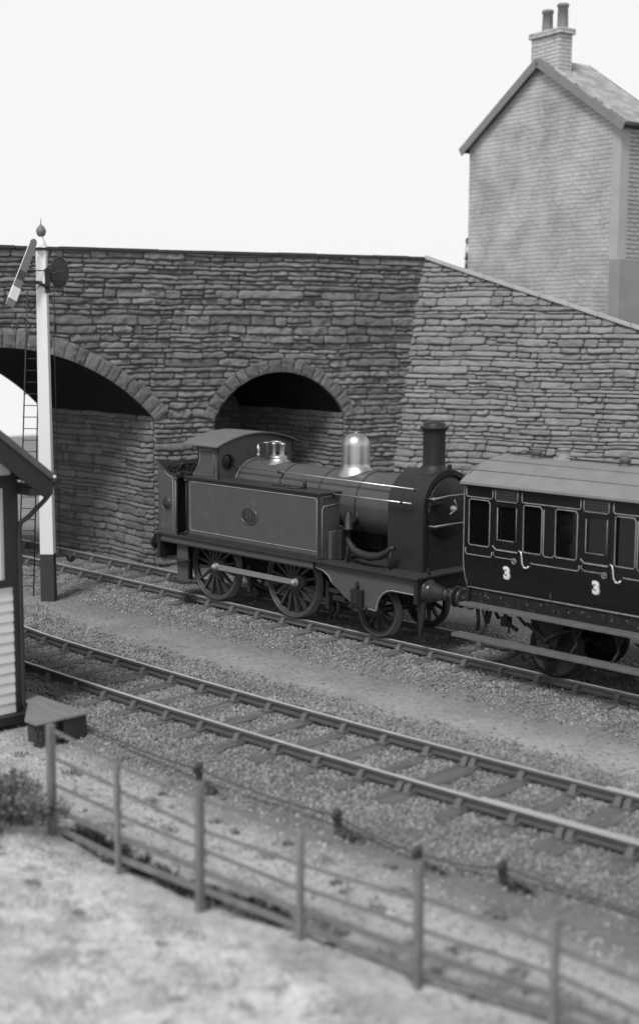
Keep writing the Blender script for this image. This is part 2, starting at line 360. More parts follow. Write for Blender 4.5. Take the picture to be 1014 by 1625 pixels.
scatter('ballast', 0, np.array(bp_), .018, .042, ballM, 'grey stone ballast packed around the sleepers of both tracks')
loose = []
for k in range(9000):
    x = rng.uniform(-34, -7); y = rng.uniform(11.0, 22.0); loose.append((x, y, gz(x, y)))
scatter('loose_gravel', 0, np.array(loose), .012, .035, ballM, 'fine loose gravel strewn on the path between the tracks')
loose = [(x, y, gz(x, y)) for x, y in zip(rng.uniform(-19, -3, 5000), rng.uniform(9.3, 11.7, 5000))]
scatter('small_stones', 0, np.array(loose), .015, .04, M('pale_pebble', .34, .9, island=.5), 'pale small stones scattered over the sandy bank')

# ------------------------------------------------------------------ railway tracks
def rail_mesh(pfun, off, xs, side):
    prof = [(-.035, 0), (.035, 0), (.036, -.04), (.011, -.052), (.011, -.105), (.034, -.115), (.034, -.142), (-.034, -.142), (-.034, -.115), (-.011, -.105), (-.011, -.052), (-.036, -.04)]
    vs = []; fs = []
    for x in xs:
        for (a, z) in prof: px, py = pfun(x, off + a); vs.append((px, py, z))
    n = len(prof)
    for i in range(len(xs) - 1):
        for k in range(n): fs.append((i * n + k, i * n + (k + 1) % n, (i + 1) * n + (k + 1) % n, (i + 1) * n + k))
    b = MB(); b.add(vs, fs); b.add(vs[:n], [tuple(range(n))[::-1]]); b.add(vs[-n:], [tuple(range(n))])
    t = MB(); tv = []
    for x in xs:
        for a in (-.033, .033): px, py = pfun(x, off + a); tv.append((px, py, .0035))
    t.add(tv, [(2 * i, 2 * i + 1, 2 * i + 3, 2 * i + 2) for i in range(len(xs) - 1)])
    return b, t
def make_track(label, pfun, xs, sl_x, org, ext=None):
    T = thing('railway_track', label, 'railway track', org)
    for s in (-.752, .752):
        b, t = rail_mesh(pfun, s, xs, s); r = b.build('rail', railM, T); t.build('rail_head', railtopM, r, fix=False)
    for x in sl_x:
        a = Vector((*pfun(x, -1.32), 0)); c = Vector((*pfun(x, 1.32), 0)); d = (c - a) / 2; l = Vector((-d.y, d.x, 0)).normalized() * -.125; m_ = (a + c) / 2
        m_.z = -.236 + random.uniform(-.010, .006); ang = random.uniform(-.012, .012); d.rotate(Matrix.Rotation(ang, 3, 'Z'))
        s_ = MB().obox(m_, d, l, (0, 0, .065)).build('sleeper', sleepM, T, bevel=.01)
        for s in (-.752, .752):
            q = MB(); u = d.normalized(); w = l.normalized(); cc = m_ + u * (s + random.uniform(-.004, .004)); z0 = -.167
            q.obox((cc.x, cc.y, z0 + .012), u * .17, w * .09, (0, 0, .014))
            for sg in (-1, 1):
                c1 = cc + u * sg * .075; q.add([c1 + u * sg * .06 + w * .05 + Vector((0, 0, z0 + .02 - c1.z)), c1 + u * sg * .06 - w * .05 + Vector((0, 0, z0 + .02 - c1.z)), c1 - u * sg * .04 - w * .05 + Vector((0, 0, z0 + .02 - c1.z)), c1 - u * sg * .04 + w * .05 + Vector((0, 0, z0 + .02 - c1.z)),
                     c1 + u * sg * .01 + w * .045 + Vector((0, 0, z0 + .115 - c1.z)), c1 + u * sg * .01 - w * .045 + Vector((0, 0, z0 + .115 - c1.z)), c1 - u * sg * .035 - w * .045 + Vector((0, 0, z0 + .125 - c1.z)), c1 - u * sg * .035 + w * .045 + Vector((0, 0, z0 + .125 - c1.z))],
                     [(0, 3, 2, 1), (4, 5, 6, 7), (0, 1, 5, 4), (1, 2, 6, 5), (2, 3, 7, 6), (3, 0, 4, 7)])
            q.build('rail_chair', chairM, s_)
    return T
T1 = make_track('straight single track that the engine and coach stand on, running under the bridge', lambda x, o: (x, YC + o), list(np.arange(-70, 12.1, 4)), list(np.arange(-54, -5.4, .845)), (-20, YC, -.3))
T2 = make_track('gently curving empty track in front of the engine, beside the signal box', P2, list(np.arange(-31, 4.1, .6)), sorted(list(np.arange(-30.6, 0, .845)) + [-12.15, -9.62]), (-14, 13.9, -.3))
# switch blades lying against the inner faces of the front track's rails
for s0, x0, x1, k in ((-.752 + .075, -10.9, 3, .006), (.752 + .072, -9.9, 3, .004)):
    b, t = rail_mesh(lambda x, o: P2(x, o + k * max(0, x - x0)), s0, list(np.arange(x0, x1, .6)), 1)
    r = b.build('switch_blade', railM, T2); t.build('rail_head', railtopM, r, fix=False)

# ------------------------------------------------------------------ rubble walls
def stone_wall(mb, P, s0, s1, z0, z1, cut=None, hmin=.10, hmax=.28, lmin=.3, lmax=1.15, depth=.08, seed=1, wav=.055, cell=.065):
    """P(s,z,d) -> 3D. cut(sa, sb, za, zb) -> list of kept intervals."""
    rd = random.Random(seed); z = z0
    def stone(a, b, za, zb):
        if b - a < .06: return
        g = rd.uniform(.002, .006); a += g; b -= g; za += g * 1.2 + .002; zb -= g * .3
        nu = max(3, min(16, int((b - a) / cell))); nv = max(3, min(7, int((zb - za) / .038)))
        base = rd.uniform(.0, .045); dp = depth * rd.uniform(.6, 1.25); ph = rd.uniform(0, 99); tilt = rd.uniform(-.02, .02)
        ra, rb = rd.uniform(-.02, .02), rd.uniform(-.02, .02); rk = rd.uniform(0, .6)
        vs = []; nu += 2; nv += 2
        H_ = zb - za; Lg = b - a
        us = [0] + [.012 / Lg + (1 - .024 / Lg) * i / (nu - 2) for i in range(nu - 1)] + [1]; ws = [0] + [.010 / H_ + (1 - .020 / H_) * i / (nv - 2) for i in range(nv - 1)] + [1]
        for j, w in enumerate(ws):
            for i, u in enumerate(us):
                s = a + u * Lg; zz = za + w * H_
                cu, cw = 2 * u - 1, 2 * w - 1; s -= math.copysign(abs(cu) ** 5 * abs(cw) ** 3 * min(.06, Lg * .2) * rk, cu); zz -= math.copysign(abs(cw) ** 3 * abs(cu) ** 6 * H_ * .22 * rk, cw)
                edge = (i in (0, len(us) - 1)) or (j in (0, len(ws) - 1))
                du = min(u, 1 - u) * Lg; dv = min(w, 1 - w) * H_
                ov = min(1, (w * H_) / .012); pr_ = (.30 + .70 * (1 - w) ** .55) * ov   # rock face: leans out towards its lower edge, undercut below
                p = pr_ * (.80 + .20 * min(1, du / .03)) * min(1, .5 + (1 - w) * H_ / .03)
                n_ = nrm(s, zz, ph, 5) * .9 + nrm(s, zz, ph, 13) * .7 + nrm(s, zz, ph, 24) * .3
                d = base + dp * p * (.75 + 1.0 * n_) + tilt * (w - .5) * 1.2
                if j == 0: d = -.03
                elif edge: d = base * .5 - .004 if j < len(ws) - 1 else base * .3
                zz2 = zz + wav * (nrm(s, zz, 3.3, .45) + .5 * nrm(s, zz, 8.3, 1.3)) + (ra * (1 - u) + rb * u) * (1 if w > .5 else -1) * .3
                vs.append(P(s + .016 * nrm(s, zz, ph + 5, 9), zz2 + .012 * nrm(s, zz, ph + 2, 6), d))
        nn = len(us); fs = [(j * nn + i, j * nn + i + 1, (j + 1) * nn + i + 1, (j + 1) * nn + i) for j in range(len(ws) - 1) for i in range(nn - 1)]
        mb.add(vs, fs, True)
    while z < z1:
        h = rd.choice((rd.uniform(hmin, .15), rd.uniform(.12, hmax), rd.uniform(hmin, hmax))); 
        if z + h > z1 - .05: h = z1 - z
        s = s0 - rd.uniform(0, .5)
        while s < s1:
            L = rd.uniform(lmin, lmax) * (.7 + 1.2 * (rd.random() ** 2)); L = max(L, h * 1.1); e = min(s + L, s1)
            ivs = cut(max(s, s0), e, z, z + h) if cut else [(max(s, s0), e)]
            for a, b in ivs:
                if h > .20 and rd.random() < .38:
                    k = rd.uniform(.35, .65); zm = z + h * k
                    for za, zb in ((z, zm), (zm, z + h)):
                        c = a
                        while c < b - .02:
                            l2 = rd.uniform(.3, .9); e2 = min(c + l2, b)
                            if b - e2 < .15: e2 = b
                            stone(c, e2, za, zb); c = e2
                else: stone(a, b, z, z + h)
            s = e
        z += h
BP0 = Vector((-28.54, 21.7, 0)); BA = math.radians(22); BD = Vector((math.sin(BA), math.cos(BA), 0)); BN = Vector((BD.y, -BD.x, 0))
def PB(s, z, d): return BP0 + BD * s + Vector((0, 0, z)) + BN * d
A1 = (-4.08, .36, 5.295, .40); A2 = (3.49, 2.92, 2.075, .33)    # centre s, centre z, intrados radius, ring depth
SPZ = 3.80
def interval_cut(a, b, c, d):   # remove (c,d) from (a,b)
    r = []
    if c > a: r.append((a, min(b, c)))
    if d < b: r.append((max(a, d), b))
    return [(p, q) for p, q in r if q - p > .05] if (c < b and d > a) else [(a, b)]
def cutB(a, b, za, zb):
    L = [(a, b)]; zm = (za + zb) / 2
    for (cs, cz, R_, t) in (A1, A2):
        if zm < SPZ: hw = (A1[0] * 0 + math.sqrt(max(0, R_ ** 2 - (SPZ - cz) ** 2)))
        else:
            ro = R_ + t - .05
            if zm - cz > ro: continue
            hw = math.sqrt(ro ** 2 - (zm - cz) ** 2)
        L = [q for p in L for q in interval_cut(p[0], p[1], cs - hw, cs + hw)]
    return L
bridge = thing('stone_bridge', 'dark rubble stone bridge with one wide arch and a smaller arch behind the engine', 'bridge', (-28.5, 21.7, -.3))
b = MB(); stone_wall(b, PB, -12, 8.0, -.35, 8.10, cutB, seed=11)
b.build('rubble_facing', stoneM, bridge, fix=False)
# core of the bridge: mortar bed with both arch openings cut through
def soffit(s):
    for (cs, cz, R_, t) in (A1, A2):
        hw = math.sqrt(R_ ** 2 - (SPZ - cz) ** 2)
        if abs(s - cs) < hw - 1e-6: return cz + math.sqrt(R_ ** 2 - (s - cs) ** 2)
    return -.6
XB = -33.9 + 28.54     # depth of the bridge along the tracks
def PV(s, z, back=False):
    p = BP0 + BD * s - BN * .035; return Vector((p.x + (XB if back else 0), p.y, z))
h1 = math.sqrt(A1[2] ** 2 - (SPZ - A1[1]) ** 2); h2 = math.sqrt(A2[2] ** 2 - (SPZ - A2[1]) ** 2)
ed = [-12]
for (c, h, k) in ((A1[0], h1, 48), (A2[0], h2, 30)):
    ed += [c - h * math.cos(PI * i / k) for i in range(k + 1)]
ed += [7.95]
core = MB()
for i in range(len(ed) - 1):
    a, c = ed[i], ed[i + 1]; m_ = (a + c) / 2; za, zc = (soffit(a), soffit(c)) if soffit(m_) > 0 else (-.6, -.6)
    if soffit(m_) > 0: za = max(za, SPZ); zc = max(zc, SPZ)
    for bk in (False, True): core.add([PV(a, za, bk), PV(c, zc, bk), PV(c, 8.125, bk), PV(a, 8.125, bk)], [(0, 1, 2, 3)])
core.build('mortar_core', mortarM, bridge, fix=False)
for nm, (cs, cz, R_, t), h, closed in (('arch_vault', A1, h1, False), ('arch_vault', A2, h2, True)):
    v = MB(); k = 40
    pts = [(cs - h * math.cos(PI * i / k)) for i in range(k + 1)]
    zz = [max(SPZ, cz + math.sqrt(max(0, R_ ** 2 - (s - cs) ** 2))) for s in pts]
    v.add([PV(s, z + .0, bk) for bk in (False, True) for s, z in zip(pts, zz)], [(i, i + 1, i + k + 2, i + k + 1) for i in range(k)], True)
    v.build(nm, vaultShadeM, bridge, fix=False)
# top and ends
top = MB(); top.add([PV(-12, 8.125), PV(7.95, 8.125), PV(7.95, 8.125, True), PV(-12, 8.125, True)], [(0, 1, 2, 3)]); top.add([PV(-12, -.6), PV(-12, 8.125), PV(-12, 8.125, True), PV(-12, -.6, True)], [(0, 1, 2, 3)])
top.build('roadway', mortarM, bridge, fix=False)
# piers' inner faces, running parallel with the track
def side_wall(cs, seed, flip, mat=stoneM, x_back=XB, coarse=False):
    p = BP0 + BD * cs
    def PW(s, z, d): return Vector((p.x - s, p.y + (-d if not flip else d), z))
    q = MB(); stone_wall(q, PW, .0, -x_back, -.35, SPZ + .05, None, seed=seed, depth=.045, **(dict(lmin=.3, lmax=.6, hmin=.16, hmax=.24) if coarse else {}))
    q.build('pier_face', mat, bridge, fix=False)
    q = MB(); q.add([PW(0, -.6, -.05), PW(-x_back, -.6, -.05), PW(-x_back, SPZ, -.05), PW(0, SPZ, -.05)], [(0, 1, 2, 3)]); q.build('pier_mortar', mortarM, bridge, fix=False)
side_wall(A1[0] + h1, 21, False); side_wall(A1[0] - h1, 22, True); side_wall(A2[0] + h2, 23, False); side_wall(A2[0] - h2, 24, True)
# squared block wall closing the small arch at the back
def PK(s, z, d): p = BP0 + BD * s; return Vector((p.x + XB * .82, p.y, z)) + BN * d
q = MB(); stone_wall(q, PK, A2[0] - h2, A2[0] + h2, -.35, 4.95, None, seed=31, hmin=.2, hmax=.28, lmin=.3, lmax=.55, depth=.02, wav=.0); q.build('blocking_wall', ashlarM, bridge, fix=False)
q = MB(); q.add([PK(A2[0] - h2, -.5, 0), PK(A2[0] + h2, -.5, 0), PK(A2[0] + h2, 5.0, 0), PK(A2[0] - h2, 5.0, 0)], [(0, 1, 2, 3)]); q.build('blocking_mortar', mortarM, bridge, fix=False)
# voussoir rings
def ring(cs, cz, R_, t, h, ang_step, seed):
    rd = random.Random(seed); q = MB(); a0 = math.atan2(SPZ - .12 - cz, h + .02); a1 = PI - a0; n = int((a1 - a0) * R_ / ang_step)
    fr = 0; cuts = [a0]
    for i in range(n): cuts.append(a0 + (a1 - a0) * (i + 1 + rd.uniform(-.12, .12) * (i < n - 1)) / n)
    for i in range(n):
        aa, ab = cuts[i] + .008 / R_, cuts[i + 1] - .008 / R_; ro = R_ + t * rd.uniform(.92, 1.08); ri = R_ - .012; pr = .10 + rd.uniform(0, .035)
        vs = []; na = 6; nr = 6
        for j in range(nr):
            for k in range(na):
                u = k / (na - 1); w = j / (nr - 1); ang = aa + (ab - aa) * u; rad = ri + (ro - ri) * w
                e = (k in (0, na - 1) or j in (0, nr - 1)); s = cs + math.cos(ang) * rad; z = cz + math.sin(ang) * rad
                d = pr + .025 * nrm(s, z, seed + i, 8) + .012 * nrm(s, z, seed + i, 20) - (.02 if e else 0)
                vs.append(PB(s, z, d))
        fs = [(j * na + k, j * na + k + 1, (j + 1) * na + k + 1, (j + 1) * na + k) for j in range(nr - 1) for k in range(na - 1)]
        rim = [k for k in range(na)] + [j * na + na - 1 for j in range(1, nr)] + [(nr - 1) * na + k for k in range(na - 2, -1, -1)] + [j * na for j in range(nr - 2, 0, -1)]
        b0 = len(vs)
        for r_ in rim: vs.append(Vector(vs[r_]) - BN * .45)
        m_ = len(rim); fs += [(rim[i2], rim[(i2 + 1) % m_], b0 + (i2 + 1) % m_, b0 + i2) for i2 in range(m_)]
        q.add(vs, fs, False)
    q.build('arch_ring', voussM, bridge)
ring(A1[0], A1[1], A1[2], A1[3], h1, .30, 3); ring(A2[0], A2[1], A2[2], A2[3], h2, .30, 5)
q = MB()
s = -12
while s < 7.9:
    L = random.uniform(.9, 1.7); e = min(s + L, 7.9)
    a = random.uniform(-.008, .012); q.add([PB(s + .005, 8.08 + a, -.5), PB(e - .005, 8.08 + a, -.5), PB(e - .005, 8.08 + a, .13), PB(s + .005, 8.08 + a, .13), PB(s + .005, 8.17 + a, -.5), PB(e - .005, 8.17 + a, -.5), PB(e - .005, 8.16 + a, .14), PB(s + .005, 8.16 + a, .14)],
          [(0, 3, 2, 1), (4, 5, 6, 7), (0, 1, 5, 4), (1, 2, 6, 5), (2, 3, 7, 6), (3, 0, 4, 7)]); s = e
q.build('parapet_coping', copeDM, bridge, bevel=.012)

# wing wall (battered, splayed)
wing = thing('retaining_wall', 'pale grey battered rubble wall with sloping coping, right of the bridge below the house', 'wall', (-20, 30, -.3))
WA = math.radians(70); WW = Vector((math.sin(WA), math.cos(WA), 0)); JT = Vector((-25.63, 28.91, 8.2)); JB = Vector((-26.1, 27.75, -.3))
BE = (JT - JB) / (JT.z - JB.z); WN = WW.cross(BE).normalized()
if WN.dot(Vector((0, -1, 0))) < 0: WN = -WN
def PWg(s, z, d): return JB + BE * (z + .3) + WW * s + WN * d
def wtop(s): return max(8.13 - .310 * max(0, s - .0) - .004 * max(0, s) * max(0, 4 - s), 5.2)
def cutW(a, b, za, zb):
    L = []
    if zb < wtop(b) - .02: return [(a, b)]
    if za > wtop(a): return []
    e = a
    while e < b and wtop(e) > (za * .45 + zb * .55): e += .02
    return [(a, e)] if e - a > .05 else []
q = MB(); stone_wall(q, PWg, -.12, 13.5, -.35, 8.15, cutW, seed=51, hmin=.08, hmax=.24, lmin=.2, lmax=1.0, depth=.052, wav=.05)
q.build('rubble_facing', M('wing_rubble_stone_lit', .29, .9, var=.16, scale=2.2, bump=2.6, bscale=13, island=.14, spec=.2, spots=.12, spotscale=1.3, spotval=.34), wing, fix=False)  # bridge rubble in a paler copy; the wing's brighter light is in the colour
q = MB(); ss = [-.4 + .3 * i for i in range(48)]
q.add([PWg(s, -.6, -.05) for s in ss] + [PWg(s, wtop(s), -.05) for s in ss], [(i, i + 1, i + 49, i + 48) for i in range(47)]); q.add([PWg(s, wtop(s), -.05) for s in ss] + [PWg(s, wtop(s), -.6) for s in ss], [(i, i + 1, i + 49, i + 48) for i in range(47)])
q.add([PWg(s, -.6, -.6) for s in ss] + [PWg(s, wtop(s), -.6) for s in ss], [(i, i + 1, i + 49, i + 48) for i in range(47)])
q.build('mortar_core', mortarM, wing, fix=False)
q = MB(); s = .10
while s < 13.5:
    e = s + random.uniform(.8, 1.2); z0, z1 = wtop(s), wtop(e); a = random.uniform(-.006, .006)
    c = [PWg(s, z0 - .01 + a, -.62), PWg(e - .006, z1 - .01 + a, -.62), PWg(e - .006, z1 - .01 + a, .10), PWg(s, z0 - .01 + a, .10)]
    q.add(c + [p + Vector((0, 0, .12)) for p in c], [(0, 3, 2, 1), (4, 5, 6, 7), (0, 1, 5, 4), (1, 2, 6, 5), (2, 3, 7, 6), (3, 0, 4, 7)]); s = e
q.build('coping', copeM, wing, bevel=.015)
# made ground behind the walls
q = MB(); pts = [PWg(-.4, 8, -.9), PWg(4, 6, -.9), PWg(13.5, 4, -.9), Vector((0, 45, 0)), Vector((0, 75, 0)), Vector((-40, 75, 0)), Vector((-31.8, 30, 0))]
zt = [6.7, 5.8, 4.0, 4.0, 4.0, 6.5, 6.7]
n_ = len(pts); q.add([Vector((p.x, p.y, -.5)) for p in pts] + [Vector((p.x, p.y, z)) for p, z in zip(pts, zt)], [(i, (i + 1) % n_, (i + 1) % n_ + n_, i + n_) for i in range(n_)] + [tuple(range(n_, 2 * n_))])
o = q.build('embankment', M('embankment_soil', .2, .95, var=.2, scale=1, bump=.6), None); o['kind'] = 'structure'

# ------------------------------------------------------------------ house
house = thing('brick_house', 'narrow pale brick house with gable end, two pot chimney and slate roof above the wall', 'house', (-25.5, 34, 4.5))
HP = Vector((-22.19, 33.316, 0)); HG = Vector((math.sin(math.radians(79.5)), -math.cos(math.radians(79.5)), 0)); HS = Vector((math.cos(math.radians(79.5)), math.sin(math.radians(79.5)), 0)); Z = Vector((0, 0, 1))
def PH(s, k, z): return HP + HG * s + HS * k + Z * z
HD = 1.75; ZE = 11.92; ZA = 14.02; SA = -3.38
q = MB(); q.uv = (HG, Z, HP); q.add([PH(-6.62, 0, 4), PH(0, 0, 4), PH(0, 0, ZE), PH(SA, 0, ZA), PH(-6.62, 0, ZE)], [(0, 1, 2, 3, 4)])
q.add([PH(-6.62, HD, 4), PH(0, HD, 4), PH(0, HD, ZE), PH(SA, HD, ZA), PH(-6.62, HD, ZE)], [(4, 3, 2, 1, 0)]); q.build('gable_wall', brickM, house, fix=False)
q = MB(); q.uv = (HS, Z, HP); q.add([PH(0, .32, 4), PH(0, HD, 4), PH(0, HD, ZE), PH(0, .32, ZE)], [(0, 1, 2, 3)]); q.build('side_wall', brick2M, house, fix=False); q = MB(); q.uv = (HS, Z, HP); q.add([PH(-6.62, 0, 4), PH(-6.62, HD, 4), PH(-6.62, HD, ZE), PH(-6.62, 0, ZE)], [(3, 2, 1, 0)]); q.build('side_wall', brick2M, house, fix=False)
q = MB(); q.obox(PH(-.165, .165, 7.96), HG * .168, HS * .168, Z * 3.95); q.build('corner_pier', M('pier_render', .41, .9, var=.1, scale=1.5, bump=.2, spec=.1), house)
q = MB(); q.obox(PH(-.11, HD / 2 + .05, 6.18), HG * .20, HS * (HD / 2 + .06), Z * 2.0); q.build('rendered_plinth', renderM, house, bevel=.02)
def roof_slope(sgn):
    e = PH(.14, 0, ZE - .02) if sgn > 0 else PH(-6.78, 0, ZE - .02)
    a = PH(SA, 0, ZA + .10)
    d = (e - a); L = d.length; u = d / L; up = u.cross(HS) if sgn > 0 else HS.cross(u)
    if up.z < 0: up = -up
    q = MB(); q.obox(a + d / 2 + HS * (HD / 2) + up * .03, d / 2, HS * (HD / 2 + .15), up * .03); q.build('roof', slateM, house)
    q = MB(); rows = int(L / .24)
    for i in range(rows):
        t0 = i * L / rows; k = -.2 + random.uniform(0, .2)
        while k < HD + .18:
            w = .28; k2 = min(k + w, HD + .18); h = .02 + random.uniform(0, .01)
            c = a + u * (t0 + L / rows / 2) + HS * ((k + k2) / 2) + up * (.078 + h / 2)
            tl = up * .0; q.obox(c, u * (L / rows * .54) + up * -.012, HS * ((k2 - k) / 2 - .004), up * .008); k = k2
    q.build('slates', slateM, house, fix=False)
    q = MB(); q.obox(a + d / 2 + d / L * .06 - HS * .17 + up * -.02, d / 2 + u * .08, HS * .025, up * .13); q.build('bargeboard', bargeM, house, bevel=.01)
    q = MB(); q.obox(a + d / 2 + d / L * .06 + HS * (HD + .17) + up * -.02, d / 2 + u * .08, HS * .025, up * .13); q.build('bargeboard', bargeM, house)
roof_slope(1); roof_slope(-1)
q = MB(); q.tube([PH(.20, -.1, ZE - .06), PH(.20, HD + .1, ZE - .06)], .07, 10); q.tube([PH(-6.84, -.1, ZE - .06), PH(-6.84, HD + .1, ZE - .06)], .07, 10); q.build('gutter', blackM, house)
q = MB(); q.uv = ((HG + HS).normalized(), Z, HP); q.obox(PH(-3.20, .22 + .02, 14.35), HG * .62, HS * .24, Z * .62)
st = q.build('chimney_stack', stackM, house, fix=False)
q = MB(); q.uv = ((HG + HS).normalized(), Z, HP); q.obox(PH(-3.20, .24, 14.90), HG * .70, HS * .31, Z * .085); q.build('stack_cap', stackM, st, fix=False, bevel=.02)
for s_, k_, hh in ((-3.40, .24, .66), (-2.86, .34, .76)):
    q = MB(); q.lathe(PH(s_, k_, 14.97), Z, [(0, .17), (.06, .165), (hh - .1, .15), (hh - .09, .175), (hh - .03, .18), (hh, .165), (hh, .12), (hh - .2, .11)], 20); q.build('chimney_pot', potM, st)
v, f = text_mesh('CHEMIST', .42, .0015)
q = MB(); q.add([PH(-5.55 + p[0] * 1.15, -.006 - p[2], 9.62 + p[1] + p[0] * .0) for p in v], f); q.build('faded_lettering', M('ghost_lettering', .42, .9, var=.2, scale=5), house, fix=False)
def foliage(mb, c, r, n, size, rd, squash=1.0):
    for i in range(n):
        while True:
            p = Vector((rd.uniform(-1, 1), rd.uniform(-1, 1), rd.uniform(-1, 1)))
            if p.length < 1: break
        p = Vector((p.x * r[0], p.y * r[1], p.z * r[2])) * (.75 + .5 * abs(nrm(p.x, p.y, p.z, 3))); p += Vector(c)
        a = Vector((rd.gauss(0, 1), rd.gauss(0, 1), rd.gauss(0, 1))).normalized(); b_ = a.cross(Vector((rd.gauss(0, 1), rd.gauss(0, 1), rd.gauss(0, 1)))).normalized(); s_ = size * rd.uniform(.5, 1.3)
        mb.add([p - a * s_, p + b_ * s_ * .45, p + a * s_, p - b_ * s_ * .45], [(0, 1, 2, 3)])
rd = random.Random(5)
cre = thing('creeper', 'small dark creeper clinging to the left edge of the brick house', 'plant', tuple(PH(-6.75, 0, 7.9)))
q = MB()
for z_, r_ in ((8.0, .14), (8.5, .1), (8.25, .10), (9.0, .07)): foliage(q, PH(-6.68, .05, z_), (r_, r_, r_ * 1.6), 90, .05, rd)
q.build('leaves', mossM, cre, fix=False); q = MB(); q.tube([PH(-6.65, -.03, 7.4), PH(-6.68, -.03, 8.3), PH(-6.64, -.03, 9.1)], .015, 5); q.build('stem', twigM, cre)

# ------------------------------------------------------------------ tank engine
eng = thing('tank_locomotive', 'dark painted tank engine with polished dome and tall chimney standing before the small arch', 'locomotive', (-20.8, YC, 0))
def yl(l): return YC + l
q = MB(); q.box(-24.95, -16.83, yl(-1.24), yl(1.24), 1.405, 1.455); q.build('footplate', deckM, eng, bevel=.008)
# valance and front outside frame, both sides
for sg in (-1, 1):
    q = MB(); q.box(-24.85, -19.75, yl(sg * 1.19), yl(sg * 1.16), 1.26, 1.404); q.build('valance', paintM, eng, bevel=.005)
    q = MB(); q.box(-24.85, -19.72, yl(sg * 1.20), yl(sg * 1.15), 1.235, 1.262); q.build('valance_edge', blackM, eng, bevel=.004)
    arc = [(-17.55 - .42 * math.sin(a), 1.07 - .43 + .43 * math.cos(a)) for a in [i * PI / 2 / 8 for i in range(9)]]
    poly = [(-19.75, 1.404), (-16.95, 1.404), (-16.95, 1.07)] + arc + [(-18.02, .60), (-18.45, .64), (-18.75, .72), (-18.95, .82), (-19.05, .90), (-19.25, 1.0), (-19.36, 1.14), (-19.5, 1.22), (-19.75, 1.262)]
    q = MB(); q.prism([(x, yl(sg * 1.10), z) for x, z in poly], (0, sg * .03, 0)); q.build('outside_frame', paintM, eng)
    q = MB(); yy = yl(sg * 1.135); ins = [(-16.97, 1.095)] + [(-17.55 - .445 * math.sin(a), 1.07 - .43 + .455 * math.cos(a)) for a in [i * PI / 2 / 8 for i in range(9)]] + [(-18.02, .625), (-18.3, .65)]
    q.tube([(x, yy, z) for x, z in ins], .009, 5)
    q.tube([(x, yy, z) for x, z in ((-19.72, 1.28), (-19.5, 1.24), (-19.34, 1.15), (-19.23, 1.02))], .009, 5); q.build('frame_lining', lineM, eng)
    # leading axlebox and spring
    q = MB(); q.box(-18.62, -18.32, yl(sg * 1.13), yl(sg * 1.24), .66, 1.0); q.box(-18.56, -18.38, yl(sg * 1.24), yl(sg * 1.27), .72, .94); q.tube([(-18.47, yl(sg * 1.2), 1.0), (-18.47, yl(sg * 1.2), 1.16)], .035, 8)
    q.box(-18.72, -18.22, yl(sg * 1.12), yl(sg * 1.2), .60, .66); q.build('axlebox', blackM, eng, bevel=.012)
    # brackets below the frame behind the driving wheel
    q = MB(); q.box(-19.32, -19.02, yl(sg * 1.06), yl(sg * 1.14), .82, .90); q.box(-19.25, -18.9, yl(sg * .98), yl(sg * 1.1), .66, .78); q.tube([(-19.2, yl(sg * 1.03), .88), (-19.15, yl(sg * 1.03), .45), (-19.3, yl(sg * 1.0), .3)], .03, 6); q.build('brake_bracket', blackM, eng, bevel=.008)
    # guard iron at the front
    q = MB(); q.prism([(-16.97, yl(sg * 1.02), .96), (-16.78, yl(sg * 1.02), .96), (-16.80, yl(sg * 1.02), .66), (-16.90, yl(sg * 1.02), .22), (-16.93, yl(sg * 1.02), .22), (-16.96, yl(sg * 1.02), .66)], (0, sg * .05, 0)); q.build('guard_iron', blackM, eng)
    # main frame inside
    q = MB(); q.box(-24.8, -17.0, yl(sg * .60), yl(sg * .63), .72, 1.40); q.build('inner_frame', darkM, eng)
    # footstep
    q = MB(); q.box(-24.36, -23.98, yl(sg * 1.06), yl(sg * 1.09), .36, 1.26); q.build('step_plate', paintM, eng); q = MB(); q.box(-24.50, -23.93, yl(sg * 1.0), yl(sg * 1.28), .34, .37); q.box(-24.42, -23.95, yl(sg * 1.0), yl(sg * 1.24), .86, .885); q.build('step_tread', deckM, eng, bevel=.005)
# buffer beams
q = MB(); q.box(-16.95, -16.86, yl(-1.21), yl(1.21), .93, 1.404); q.build('buffer_beam', blackM, eng, bevel=.006)
q = MB(); q.box(-24.95, -24.86, yl(-1.21), yl(1.21), .84, 1.404); q.build('buffer_beam', blackM, eng, bevel=.006)
bufM = M('buffer_iron', .045, .28, metal=.3, var=.2, scale=6)
for sg in (-1, 1):
    for x0, d in ((-16.86, 1), (-24.95, -1)):
        L = .72 if d > 0 else .48
        q = MB(); q.lathe((x0, yl(sg * .87), 1.15), (d, 0, 0), [(0, .235), (.03, .235), (.035, .19), (.15, .185), (.3, .14), (L * .62, .115), (L * .64, .13), (L * .70, .13), (L * .71, .05), (L - .05, .05)], 24)
        bf = q.build('buffer', bufM, eng)
        q = MB(); q.lathe((x0 + d * (L - .07), yl(sg * .87), 1.15), (d, 0, 0), [(0, .05), (.01, .17), (.03, .2), (.05, .2), (.065, .17), (.072, .0001)], 28); q.build('buffer_head', bufM, bf)
